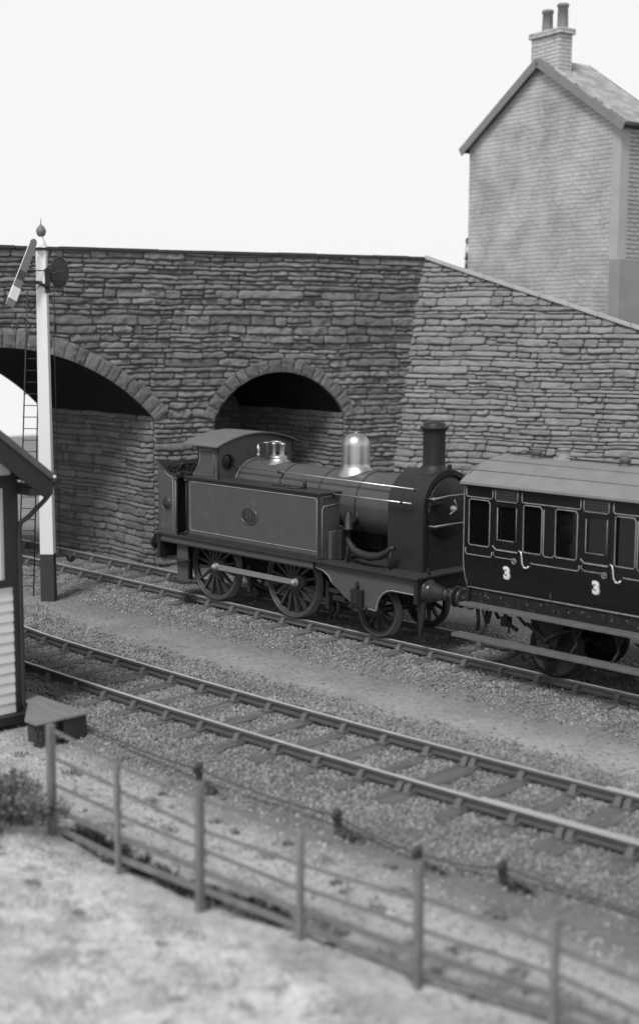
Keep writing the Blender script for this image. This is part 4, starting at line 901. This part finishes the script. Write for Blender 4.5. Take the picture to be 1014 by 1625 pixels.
        g = MB(); g.add([(xn + sgn * p[0] * 1.0, yl(sg * (sidey(zn + p[1]) + .012)) + sg * p[2], zn + p[1]) for p in v], f); g.build('class_number', numM, d_, fix=False)
        g = MB(); g.add([(xn + sgn * (p[0] * 1.08 + .012), yl(sg * (sidey(zn + p[1]) + .004)) + sg * p[2] * .3, zn + p[1] * 1.04 - .01) for p in v], f); g.build('number_shadow', numDM, d_, fix=False)
    yy = yl(sg * 1.246)
    # waist and cornice panel mouldings
    for i in range(len(doors) + 1):
        a = X0 + .06 if i == 0 else doors[i - 1] + .33; b_ = doors[i] - .32 if i < len(doors) else X1 - .06
        g = MB()
        g.tube([(x, yy, z) for x, z in ((a, 3.32), (a, 3.17), (a + .03, 3.14), (b_ - .03, 3.14), (b_, 3.17), (b_, 3.32))], .0095, 5)
        a2 = a if i == 0 else a + .22; g.tube([(x, yy, z) for x, z in ((a2, 2.20 if i == 0 else 2.09), (a2 if i == 0 else a2 + .01, 2.11 if i == 0 else 2.085), (a2 + .03, 2.08), (b_ - .03, 2.08), (b_, 2.11), (b_, 2.18))], .0095, 5)
        if 0 < i < len(doors):
            m_ = (doors[i - 1] + doors[i]) / 2; g.tube([(x, yy, z) for x, z in ((m_ - .135, 3.06), (m_ - .135, 2.28), (m_ - .10, 2.24), (m_ + .06, 2.24), (m_ + .09, 2.28))], .0085, 5)
        g.build('panel_moulding', mouldM, bd)
    g = MB(); g.tube([(X0 + .01, yl(sg * (sidey(z) + .004)), z) for z in np.linspace(3.36, 1.44, 24)], .009, 5); g.tube([(X0, yl(sg * 1.115), 1.445), (X1, yl(sg * 1.115), 1.445)], .014, 6); g.build('corner_moulding', mouldM, bd)
# ends, floor, partitions
for x in (X0, X1):
    q = MB(); pts = [(x, yl(s_ * sidey(z)), z) for s_, zz_ in ((-1, zs), (1, zs[::-1])) for z in zz_]; arcp = [(x, yl(1.24 * math.cos(a)), 3.37 + .40 * math.sin(a)) for a in [PI * i / 12 for i in range(13)]]
    q.add([(x, yl(-sidey(z)), z) for z in zs] + [(x, yl(sidey(z)), z) for z in zs], [(i, i + 1, i + 11, i + 10) for i in range(9)]); q.add([p for p in arcp], [tuple(range(13))]); q.build('coach_end', coachM, coach, fix=False)
q = MB(); q.box(X0 + .02, X1 - .02, yl(-1.1), yl(1.1), 1.44, 1.50); q.build('floor', darkM, coach)
seatM = M('seat_cloth', .06, .9)
for i in range(5):
    x = -15.69 + PT * i if i else -15.68; q = MB(); q.box(x - .012, x + .012, yl(-1.17), yl(1.17), 1.5, 3.36); q.box(x - .07, x + .07, yl(-1.15), yl(1.15), 1.9, 2.7); q.build('partition', seatM, coach)
q = MB(); q.box(-15.24, -15.20, yl(-1.14), yl(-1.10), 2.0, 2.95); q.build('window_strap', mouldM, coach)
def croof(l, ex=0): return 3.372 + .40 * (1 - (abs(l) / 1.30) ** 2.3) ** 1.0 + ex
q = MB(); ls2 = [-1.30 + 2.6 * i / 28 for i in range(29)]; vs = []
for x in (X0 - .05, X1 + .05):
    for l in ls2: vs += [(x, yl(l), croof(l)), (x, yl(l), croof(l) + .035)]
m_ = 58; fs = []
for i in range(28): fs += [(2 * i, 2 * i + 2, m_ + 2 * i + 2, m_ + 2 * i), (2 * i + 1, m_ + 2 * i + 1, m_ + 2 * i + 3, 2 * i + 3), (2 * i, 2 * i + 1, 2 * i + 3, 2 * i + 2), (m_ + 2 * i, m_ + 2 * i + 2, m_ + 2 * i + 3, m_ + 2 * i + 1)]
fs += [(0, m_, m_ + 1, 1), (56, 57, m_ + 57, m_ + 56)]
q.add(vs, fs); rf = q.build('roof', roofM, coach)
q = MB()
for l in (-.98, -.55, 0.12, .98): q.tube([(X0 - .04, yl(l), croof(l) + .040), (X1 + .04, yl(l), croof(l) + .040)], .009, 5)
q.build('roof_seam', M('seam', .16, .8), rf)
q = MB(); q.box(X0 - .05, X1 + .05, yl(-1.315), yl(-1.295), 3.365, 3.40); q.build('rain_strip', roofM, rf)
for c in [-15.0 + PT * i for i in range(4)]:
    q = MB(); q.lathe((c, yl(-.05), croof(0) + .03), (0, 0, 1), [(0, .115), (.02, .115), (.03, .075), (.06, .078), (.085, .10), (.13, .10), (.165, .07), (.18, .0001)], 20); q.box(c - .20, c - .02, yl(.06), yl(.16), 3.80, 3.84); q.build('roof_lamp', M('lamp_iron_grey', .09, .6, var=.2), coach)
for c in (-14.50, -10.72):
    q = MB(); q.lathe((c, yl(.10), croof(.1) + .02), (0, 0, 1), [(0, .22), (.03, .22), (.05, .19), (.06, .11), (.19, .11), (.20, .125), (.22, .125), (.23, .0001)], 24); q.build('torpedo_vent', M('vent_grey', .25, .7, var=.1), coach)
q = MB(); q.tube([(-15.60, yl(.15), 3.78), (-15.58, yl(.16), 3.86), (-15.46, yl(.16), 3.90), (-15.25, yl(.14), 3.89), (-15.1, yl(.1), 3.85)], .010, 6); q.tube([(-14.9, yl(.02), 3.84), (-8.2, yl(.02), 3.84)], .012, 6); q.build('gas_pipe', blackM, coach)
# underframe
for sg in (-1, 1):
    q = MB(); q.box(X0 + .05, X1 - .05, yl(sg * 1.09), yl(sg * .99), 1.17, 1.438); sbr = q.build('solebar', underM, coach, bevel=.008)
    q = MB()
    for i in range(26):
        q = MB(); x = X0 + .2 + i * .295; q.cyl((x, yl(sg * 1.09), 1.30 + .04 * ((i * 7) % 3 - 1)), (0, sg, 0), .016, .018, 8); q.build('bolt', boardM if i % 3 else underM, sbr)
    for x in (-14.45, -13.55, -12.75, -10.6): q = MB(); q.box(x - .05, x + .05, yl(sg * 1.09), yl(sg * 1.105), 1.22, 1.36); q.build('strap', underM, sbr)
    q = MB(); q.box(X0 - .02, X1, yl(sg * 1.06), yl(sg * 1.32), 1.115, 1.17); q.build('upper_footboard', boardM, coach, bevel=.006)
    q = MB(); q.box(X0 - .05, X1, yl(sg * 1.22), yl(sg * 1.48), .555, .615); q.build('lower_footboard', boardM, coach, bevel=.006)
    for x in (-15.30, -13.30, -12.45, -10.4, -8.6):
        q = MB(); q.tube([(x, yl(sg * 1.04), 1.17), (x, yl(sg * 1.06), .75), (x, yl(sg * 1.25), .60)], .028, 6); q.tube([(x - .14, yl(sg * 1.04), 1.16), (x, yl(sg * 1.06), .80)], .02, 6); q.tube([(x + .14, yl(sg * 1.04), 1.16), (x, yl(sg * 1.06), .80)], .02, 6); q.build('footboard_bracket', underM, coach)
    for xa in (-13.95, -11.6, -9.4):
        q = MB(); q.prism([(xa - .42, yl(sg * 1.0), 1.17), (xa - .12, yl(sg * 1.0), .42), (xa + .12, yl(sg * 1.0), .42), (xa + .42, yl(sg * 1.0), 1.17)], (0, sg * .03, 0)); q.box(xa - .13, xa + .13, yl(sg * 1.0), yl(sg * 1.15), .38, .66); q.lathe((xa, yl(sg * 1.15), .52), (0, sg, 0), [(0, .09), (.03, .08), (.03, .0001)], 16)
        for k in range(5): q.tube([(xa - .52 + k * .07, yl(sg * 1.09), .98 - .0 * k), (xa, yl(sg * 1.09), .74 - k * .02), (xa + .52 - k * .07, yl(sg * 1.09), .98)], .016, 5)
        q.build('axle_guard', underM, coach)
for xa in (-13.95, -11.6, -9.4):
    for sg in (-1, 1):
        q = MB(); o_ = (xa, yl(sg * .76) - sg * .065, .53); q.lathe(o_, (0, sg, 0), [(-.03, .49), (-.03, .555), (0, .555), (.01, .53), (.12, .525), (.125, .45), (.09, .44), (.07, .12), (.12, .10), (.12, .0001)], 40); q.build('coach_wheel', underM, coach)
    q = MB(); q.cyl((xa, yl(-.75), .53), (0, 1, 0), .07, 1.5, 12); q.build('axle', blackM, coach)
q = MB(); q.box(X0, X0 + .08, yl(-1.15), yl(1.15), 1.12, 1.438); q.box(X1 - .08, X1, yl(-1.15), yl(1.15), 1.12, 1.438); q.build('headstock', underM, coach)
for sg in (-1, 1):
    for x0, d in ((X0, -1), (X1, 1)):
        q = MB(); q.lathe((x0, yl(sg * .87), 1.14), (d, 0, 0), [(0, .14), (.04, .13), (.12, .08), (.2, .075), (.21, .04), (.27, .04), (.275, .15), (.30, .19), (.325, .19), (.34, .15), (.345, .0001)], 24); q.build('buffer', bufM, coach)
q = MB(); q.tube([(X0 + .12, yl(-.95), 1.12), (X0 + .16, yl(-.95), .8), (X0 + .14, yl(-.95), .62)], .035, 8); q.tube([(X0 + .02, yl(-.25), 1.2), (X0 - .05, yl(-.25), .9), (X0 + .05, yl(-.2), .7)], .035, 8); q.build('brake_hose', blackM, coach)
q = MB(); q.tube([(-15.0, yl(-.9), 1.15), (-14.95, yl(-.9), .85), (-14.7, yl(-.9), .75)], .04, 8); q.tube([(-14.85, yl(-.85), 1.1), (-14.55, yl(-.85), .85)], .03, 6); q.box(-15.05, -14.9, yl(-.95), yl(-.8), .78, .95); q.tube([(-14.85, yl(-.95), .95), (-14.85, yl(-.95), .68)], .02, 6); q.build('brake_rigging', blackM, coach)

# ------------------------------------------------------------------ signal
sx, sy = -27.15, 17.42
SROT = math.radians(45.8)
sig = thing('railway_signal', 'tall white signal post with a drooping slotted arm, ladder and black foot', 'railway signal', (sx, sy, -.3))
hw0, hw1 = .166, .112; zb, zt_ = -.35, 7.98; SPL = .83
def hwz(z): return hw0 + (hw1 - hw0) * (z - zb) / (zt_ - zb)
def taper(z0, z1, dx=0):
    a, c = hwz(z0), hwz(z1); k = lambda z: (.0 * z)
    m = MB().add([(sx - a, sy - a, z0), (sx + a, sy - a, z0), (sx + a, sy + a, z0), (sx - a, sy + a, z0), (sx - c, sy - c, z1), (sx + c, sy - c, z1), (sx + c, sy + c, z1), (sx - c, sy + c, z1)], [(0, 3, 2, 1), (4, 5, 6, 7), (0, 1, 5, 4), (1, 2, 6, 5), (2, 3, 7, 6), (3, 0, 4, 7)])
    cr, sr = math.cos(SROT), math.sin(SROT)
    m.v = [(sx + (x - sx) * cr - (y - sy) * sr, sy + (x - sx) * sr + (y - sy) * cr, z) for x, y, z in m.v]; return m
taper(zb, SPL).build('post_foot', bpostM, sig, bevel=.01); taper(SPL, zt_).build('post', whiteM, sig, bevel=.01)
q = MB(); q.box(sx - .17, sx + .17, sy - .17, sy + .17, 7.90, 7.96); q.build('cap', sdarkM, sig, bevel=.01)
q = MB(); q.lathe((sx, sy, 7.98), (0, 0, 1), [(-.02, .12), (.04, .12), (.12, .09), (.20, .06), (.24, .05)], 16); q.build('cap_neck', whiteM, sig)
q = MB(); q.lathe((sx, sy, 8.20), (0, 0, 1), [(0, .04), (.05, .09), (.12, .115), (.17, .11), (.24, .07), (.28, .025), (.29, .015), (.42, .006)], 12); q.build('finial', M('finial_grey', .18, .6, var=.15), sig)
# arm: centrally pivoted, hanging nearly vertical
at_ = Vector((-27.02, 17.16, 8.12)); ab_ = Vector((-27.02, 16.47, 6.62)); ad = (ab_ - at_); AL = ad.length; ad /= AL; an = Vector((1, 0, 0)); aw = an.cross(ad).normalized()
def arm_piece(t0, t1, off=.012, w0=.088, w1=.108, ext=None):
    q = MB(); a = at_ + ad * (AL * t0); c = at_ + ad * (AL * t1); wa = w0 + (w1 - w0) * t0; wc = w0 + (w1 - w0) * t1
    if t0 == 0:
        poly = [a + ad * .08 + aw * wa * math.cos(k) - ad * .10 * math.sin(k) for k in [PI * i / 8 for i in range(9)]] + [c - aw * wc, c + aw * wc]
    else: poly = [a + aw * wa, a - aw * wa, c - aw * wc, c + aw * wc]
    q.prism([p - an * off for p in poly], an * off * 2); return q
ar = arm_piece(0, 1).build('signal_arm', armM, sig)
arm_piece(.72, .90, .022, .09, .112).build('arm_white_band', M('white_band', .97, .5, var=.01), ar)
arm_piece(.47, .60, .018, .09, .10).build('arm_bracket_plate', armDM, ar)
q = MB(); e1 = [at_ + ad * (AL * t) + aw * (.088 + .02 * t) * (1 if aw.y < 0 else -1) for t in (.06, .3, .6, 1)]; q.tube(e1, .010, 5); q.build('arm_edge', whiteM, ar)
q = MB(); q.box(-27.10, -27.0, 16.88, sy - .10, 7.13, 7.20); q.tube([(-27.05, 16.84, 7.42), (-27.0, sy, 7.44)], .012, 6); q.tube([(-27.05, 16.80, 7.02), (-27.03, 17.0, 6.98), (-27.02, 17.2, 7.02), (-27.02, 17.28, 7.1)], .010, 6); q.build('arm_bracket', sdarkM, sig)
q = MB(); q.box(sx + .13, sx + .19, sy - .02, sy + .10, 6.93, 7.42); q.cyl((sx + .12, sy + .04, 7.44), (1, 0, 0), .07, .08, 16); q.tube([(sx + .18, sy + .05, 7.05), (sx + .18, sy - .2, 7.16)], .04, 6); q.tube([(sx + .15, sy + .05, 7.25), (sx + .13, sy + .25, 7.42)], .035, 6); q.build('spindle_bracket', sdarkM, sig)
sc_ = Vector((-27.02, 17.80, 7.40))
q = MB(); q.lathe(tuple(sc_ - Vector((.015, 0, 0))), (1, 0, 0), [(0, .28), (.03, .28), (.035, .26), (.035, .0001)], 36)
for i_, p in enumerate(q.v): q.v[i_] = (p[0], sc_.y + (p[1] - sc_.y) * .88, sc_.z + (p[2] - sc_.z) * 1.32)
spc = q.build('spectacle', lensM, sig)
q = MB(); q.torus(tuple(sc_ + Vector((.02, 0, 0))), (1, 0, 0), .275, .012, 36, 6)
for i_, p in enumerate(q.v): q.v[i_] = (p[0], sc_.y + (p[1] - sc_.y) * .88, sc_.z + (p[2] - sc_.z) * 1.32)
q.tube([sc_ + Vector((.03, -.24, -.02)), sc_ + Vector((.03, 0, .02)), sc_ + Vector((.03, .2, .06))], .018, 6); q.build('spectacle_rim', M('rim_grey', .06, .5), spc)
q = MB(); q.box(-27.12, -26.98, 17.56, 17.68, 7.22, 7.5); q.build('signal_lamp', sdarkM, sig, bevel=.01)
# ladder
lb, lt = Vector((-27.97, 17.30, -.30)), Vector((-27.22, 17.24, 7.02)); lu = (lt - lb).normalized(); lw = Vector((.13, .13, 0))
q = MB()
for s_ in (-1, 1): q.tube([lb + lw * s_, lt + lw * s_ * .8], .016, 6)
ld = q.build('ladder', sdarkM, sig)
for i in range(26):
    p = lb + lu * (.25 + i * .275); q = MB(); q.tube([p - lw, p + lw], .011, 5); q.build('rung', sdarkM, ld)
q = MB(); q.tube([(-27.0, sy + .22, 7.0), (-27.0, sy + .20, 5.5), (-27.0, sy + .23, .9)], .010, 5); q.tube([(-27.05, sy + .12, 6.9), (-27.02, sy + .26, 6.5), (-27.02, sy + .22, 5.9)], .008, 5); q.build('down_rod', sdarkM, sig)
q = MB(); q.tube([(-27.0, sy + .05, .78), (-26.98, sy + .38, .76), (-26.97, sy + .50, .70)], .03, 8); q.lathe((-27.02, sy + .52, .68), (1, 0, 0), [(0, .0001), (0, .09), (.08, .09), (.08, .0001)], 16); q.build('balance_weight', sdarkM, sig)

# ------------------------------------------------------------------ signal box
bx, by = -18.76, 11.45
box_ = thing('signal_box', 'white weatherboarded hut with black trim, gutter and drooping roof at the left edge', 'signal box', (bx, by, -.3))
def boards(q, y0, y1, z0, z1, x):
    z = z0
    while z < z1 - .01:
        e = min(z + .168, z1); q.add([(x + .03, y0, z), (x + .03, y1, z), (x + .012, y1, z), (x + .012, y0, z), (x + .008, y1, e), (x + .008, y0, e)], [(0, 1, 4, 5), (0, 3, 2, 1)]); z = e
q = MB(); boards(q, 5.86, by - .10, -.06, 2.02, bx)
zz_ = 3.82
while zz_ < 5.9:
    w_ = max(.05, 8.6 + (6.22 - zz_) / .78 - .0); y1_ = min(by - .10, w_); boards(q, 17.2 - y1_, y1_, zz_, zz_ + .168, bx); zz_ += .168
q.build('weatherboards', sboardM, box_, fix=False)
q = MB(); q.box(bx - 6, bx, 5.76, by - .02, -.2, 3.78); q.build('wall_core', sdarkM, box_)
q = MB(); q.add([(bx + .002, by + .02, 3.78), (bx + .002, 5.73, 3.78), (bx + .002, 8.6, 6.25)], [(0, 1, 2)]); q.add([(bx - 6, by + .02, 3.78), (bx - 6, 5.73, 3.78), (bx - 6, 8.6, 6.25)], [(0, 1, 2)]); q.build('gable_core', sdarkM, box_, fix=False)
q = MB(); q.box(bx - .12, bx + .05, by - .10, by + .02, -.2, 3.95); q.build('corner_post', sdarkM, box_, bevel=.008)
q = MB(); q.box(bx - .12, bx + .05, 5.73, 5.86, -.2, 3.95); q.build('corner_post', sdarkM, box_, bevel=.008)
q = MB(); q.box(bx, bx + .06, 5.86, by - .10, 2.02, 2.14); q.box(bx, bx + .05, 5.86, by - .10, 3.62, 3.82)
for k_ in range(1, 6): q.box(bx, bx + .04, by - .24 - k_ * .9 - .035, by - .24 - k_ * .9 + .035, 2.14, 3.62)
q.box(bx, bx + .03, 5.86, by - 1.1, 2.93, 2.97); q.box(bx, bx + .04, by - .24, by - .10, 2.10, 3.66); q.build('window_frame', sdarkM, box_, bevel=.006)
q = MB(); q.box(bx + .004, bx + .010, 5.9, by - .24, 2.12, 3.64); q.build('curtain', curtM, box_)
q = MB(); q.box(bx + .0105, bx + .02, by - .29, by - .27, 2.12, 3.64); q.build('curtain_edge', M('curtain_shade', .4, .9), box_)
q = MB(); q.box(bx - 6, bx + .16, 5.6, by + .05, -.22, -.07); q.build('sill_beam', sdarkM, box_, bevel=.012)
# roof
Lr = 3.26 * math.sqrt(1 + .78 ** 2)
for sd in (1, -1):
    e0 = Vector((0, 8.6 + 3.26 * sd, 3.78)); rd_ = Vector((0, -sd, .78)).normalized(); up_ = Vector((0, .78 * sd, 1)).normalized()
    q = MB(); c = e0 + rd_ * Lr / 2; q.obox((bx - 2.8, c.y, c.z + .02), (3.25, 0, 0), rd_ * Lr / 2, up_ * .045); rfb = q.build('roof', sroofM, box_, bevel=.01)
    q = MB(); q.obox((bx + .40, c.y + .02 * sd, c.z - .20), (.03, 0, 0), rd_ * (Lr / 2), up_ * .185); q.build('bargeboard', sdarkM, rfb, bevel=.006)
    q = MB(); q.obox((bx + .415, c.y, c.z + .015), (.05, 0, 0), rd_ * (Lr / 2 + .02), up_ * .05); q.build('verge', M('verge_grey', .10, .6, var=.2), rfb, bevel=.01)
q = MB(); q.box(bx - 5.8, bx + .42, 11.48, 11.86, 3.50, 3.62); q.build('soffit', sdarkM, rfb)
q = MB(); q.tube([(bx - 5.8, 11.90, 3.70), (bx + .46, 11.90, 3.70)], .055, 10); q.sphere((bx + .46, 11.90, 3.72), .05, 10, 8); gu = q.build('gutter', sdarkM, rfb)
q = MB(); q.sphere((bx + .50, 11.87, 3.79), .026, 10, 8); q.build('gutter_clip', whiteM, rfb)
q = MB(); q.tube([(bx + .40, 11.87, 3.66), (bx + .38, 11.86, 3.52), (bx + .30, 11.80, 3.40), (bx + .12, 11.62, 3.14), (bx + .06, 11.50, 3.04), (bx + .06, 11.47, 2.9), (bx + .06, 11.47, .1), (bx + .10, 11.50, -.02), (bx + .20, 11.56, -.12)], .04, 10); q.build('downpipe', sdarkM, box_)
# landing of planks beside the box
lan = thing('plank_landing', 'low weathered plank landing at the foot of the white hut', 'landing', (-18.0, 11.35, -.3))
q = MB()
for i in range(5):
    y0 = 10.88 + i * .19; y1 = y0 + .183; xe = -17.38 + random.uniform(-.015, .015); zt = .12 + random.uniform(-.003, .003)
    la, lb_ = [(-17.72 - (y - 10.88) / .60 * .85) if y < 11.48 else -19.1 for y in (y0, y1)]
    q.add([(la, y0, .085), (xe, y0, .085), (xe, y1, .085), (lb_, y1, .085), (la, y0, zt), (xe, y0, zt), (xe, y1, zt), (lb_, y1, zt)], [(0, 3, 2, 1), (4, 5, 6, 7), (0, 1, 5, 4), (1, 2, 6, 5), (2, 3, 7, 6), (3, 0, 4, 7)])
q.build('planks', plankM, lan, bevel=.006)
q = MB(); q.box(-17.50, -17.42, 11.40, 11.82, -.3, .084); q.box(-17.70, -17.45, 10.92, 10.98, -.22, .084); q.box(-18.7, -17.45, 11.75, 11.82, -.3, .084); q.box(-17.50, -17.42, 10.92, 11.3, -.02, .084); q.build('frame', M('dark_timber', .035, .8, var=.3), lan, bevel=.008)
q = MB(); q.cyl((-17.55, 11.25, -.28), (0, 0, 1), .03, .2, 10); q.box(-17.62, -17.40, 11.28, 11.36, -.2, -.1); q.lathe((-17.46, 11.2, -.12), (1, 0, 0), [(0, .0001), (0, .1), (.05, .1), (.05, .0001)], 14); q.build('pulley', chairM, lan)

# ------------------------------------------------------------------ signal wire on stakes
wire = thing('signal_wire', 'dark signal wire run carried low on short stakes beside the front track', 'signal wire', (-14.4, 11.6, -.3))
stk = [(-17.5, 11.85, -.12), (-14.37, 11.62, -.02), (-11.83, 11.86, -.08), (-10.35, 11.75, -.12), (-9.35, 12.12, -.10), (-6.3, 12.5, -.12)]
for p in stk[1:-1]:
    q = MB(); q.box(p[0] - .035, p[0] + .035, p[1] - .035, p[1] + .035, -.32, p[2] + .05); q.sphere((p[0], p[1], p[2] + .04), .055, 10, 8); q.cyl((p[0] - .03, p[1] - .03, p[2]), (1, 0, 0), .07, .06, 12); q.build('stake', M('stake_black', .05, .8), wire, bevel=.006)
q = MB(); pts = []
for i in range(len(stk) - 1):
    a, c = Vector(stk[i]), Vector(stk[i + 1])
    for k in range(8):
        t = k / 8; p = a.lerp(c, t); p.z -= .32 * t * (1 - t); p.z = max(p.z, gz(p.x, p.y) + .02); p.y += .05 * math.sin(t * PI); pts.append(p)
pts.append(Vector(stk[-1])); q.tube(pts, .018, 6); q.build('wire', M('wire_grey', .09, .7), wire)
rd = random.Random(9)
for p in stk[1:-1]:
    q = MB(); foliage(q, (p[0] + .25, p[1] - .05, -.25), (.30, .12, .05), 160, .04, rd); q.build('weed_clump', mossM, wire, fix=False)

# ------------------------------------------------------------------ fence
fence2M = M('pale_fence_wood', .20, .85, var=.2, scale=6, bump=.4)
fen = thing('timber_fence', 'weathered post and five rail fence across the sandy foreground', 'fence', (-11.2, 9.1, -.3))
posts = [(-14.26, 9.13, 1.16, .046), (-12.66, 9.0, 1.05, .030), (-11.18, 9.04, 1.20, .042), (-9.9, 9.36, .89, .033), (-8.3, 9.44, 1.03, .040), (-6.96, 9.83, .77, .034), (-5.3, 9.9, .95, .04), (-3.9, 10.2, .8, .035)]
rails = [(1.05, .70, .34, .03, -.19), (1.03, .73, .41, .15, -.11), (1.0, .65, .42, .18, -.05), (.86, .54, .25, .02, -.18), (.93, .63, .31, .06, -.15), (.75, .47, .20, -.03, -.2), (.7, .4, .1, -.1, -.22), (.65, .35, .05, -.12, -.24)]
for (x, y, zt, w) in posts:
    q = MB(); lean = random.uniform(-.01, .01); q.add([(x + a * w, y + c * w, -.5) for a, c in ((-1, -1), (1, -1), (1, 1), (-1, 1))] + [(x + a * w + lean, y + c * w, zt) for a, c in ((-1, -1), (1, -1), (1, 1), (-1, 1))], [(0, 3, 2, 1), (4, 5, 6, 7), (0, 1, 5, 4), (1, 2, 6, 5), (2, 3, 7, 6), (3, 0, 4, 7)]); q.build('post', fenceM if w > .038 else fence2M, fen, bevel=.006)
for k in range(5):
    for i in range(len(posts) - 1):
        a = Vector((posts[i][0], posts[i][1] + .045, rails[i][k])); c = Vector((posts[i + 1][0], posts[i + 1][1] + .045, rails[i + 1][k])); d_ = (c - a) / 2; hh = .018 if k < 3 else .036
        q = MB(); q.obox((a + c) / 2 + Vector((0, 0, random.uniform(-.02, .02))), d_ * 1.01, (0, .016, 0), (0, 0, hh)); q.build('fence_rail', fenceM, fen)

# ------------------------------------------------------------------ bush, weeds and dry grass
bush = thing('bush', 'low dark straggly bush at the left end of the timber fence', 'bush', (-14.9, 8.7, -.3))
rd = random.Random(12); q = MB()
for i in range(42):
    x = rd.uniform(-16.2, -14.05); y = rd.uniform(7.9, 9.25); z = rd.uniform(-.18, .32); r_ = rd.uniform(.16, .30)
    foliage(q, (x, y, z), (r_, r_, r_ * .9), 120, .040, rd)
q.build('foliage', leafM, bush, fix=False)
q = MB()
for i in range(30):
    x = rd.uniform(-15.8, -14.3); y = rd.uniform(8.3, 9.1); q.tube([(x, y, -.32), (x + rd.uniform(-.15, .15), y + rd.uniform(-.15, .15), rd.uniform(.2, .6))], [.014, .005], 5)
q.build('stem', twigM, bush)
def tufts(name, label, mat, spots_, blades, hgt, wid, seed):
    rd = random.Random(seed); q = MB()
    for (x, y, r_) in spots_:
        for i in range(blades):
            a = rd.uniform(0, 2 * PI); rr = r_ * math.sqrt(rd.random()); px, py = x + rr * math.cos(a), y + rr * math.sin(a); pz = gz(px, py) - .01; h = hgt * rd.uniform(.4, 1.2); b_ = rd.uniform(0, 2 * PI); lx, ly = math.cos(b_), math.sin(b_); l = h * rd.uniform(.3, 1.2)
            q.add([(px - ly * wid, py + lx * wid, pz), (px + ly * wid, py - lx * wid, pz), (px + lx * l * .4 + ly * wid * .7, py + ly * l * .4 - lx * wid * .7, pz + h * .6), (px + lx * l * .4 - ly * wid * .7, py + ly * l * .4 + lx * wid * .7, pz + h * .6), (px + lx * l, py + ly * l, pz + h)], [(0, 1, 2, 3), (3, 2, 4)])
    o = q.build(name, mat, None, fix=False); tag(o, label, 'grass', kind='stuff'); return o
def fy(x): return float(np.interp(x, [a[0] for a in posts], [a[1] for a in posts]))
rd = random.Random(2)
sp1 = [(rd.uniform(-18.5, -4), rd.uniform(5.0, 8.9), rd.uniform(.1, .35)) for i in range(620)]
tufts('dry_grass', 'short pale dry grass over the foreground bank', strawM, sp1, 55, .06, .006, 4)
sp2 = [(x, fy(x) + .14 + rd.uniform(0, .4), rd.uniform(.08, .2)) for x in list(np.arange(-14.2, -9.6, .16)) + list(np.arange(-9.6, -4, .6))] + [(rd.uniform(-17.5, -5), rd.uniform(9.5, 11.6), rd.uniform(.05, .16)) for i in range(40)] 
tufts('dark_weeds', 'dark weeds along the foot of the timber fence', M('weed_grey', .21, .9, var=.3, scale=3, island=.4, spec=.1), sp2, 60, .075, .008, 6)
sp3 = [(rd.uniform(-15, -4), rd.uniform(5.0, 8.8), rd.uniform(.05, .16)) for i in range(70)]
tufts('grass_clumps', 'scattered grey grass clumps dotting the sandy bank', M('grey_grass', .27, .9, var=.2, scale=3, island=.3, spec=.1), sp3, 40, .06, .006, 8)
sp4 = [(x, fy(x) + .24 + rd.uniform(-.02, .22), rd.uniform(.08, .16)) for x in np.arange(-14.1, -10.3, .13)]
tufts('rail_shadow_tufts', 'black tufts standing in for shadow behind the lower fence rails at the left', M('rail_shadow_black', .05, .9, var=.3, island=.4, spec=.1), sp4, 80, .12, .010, 10)  # black blades added in place of the shadow between the lower rails
for o in bpy.data.objects:
    if '_org' in o: del o['_org']
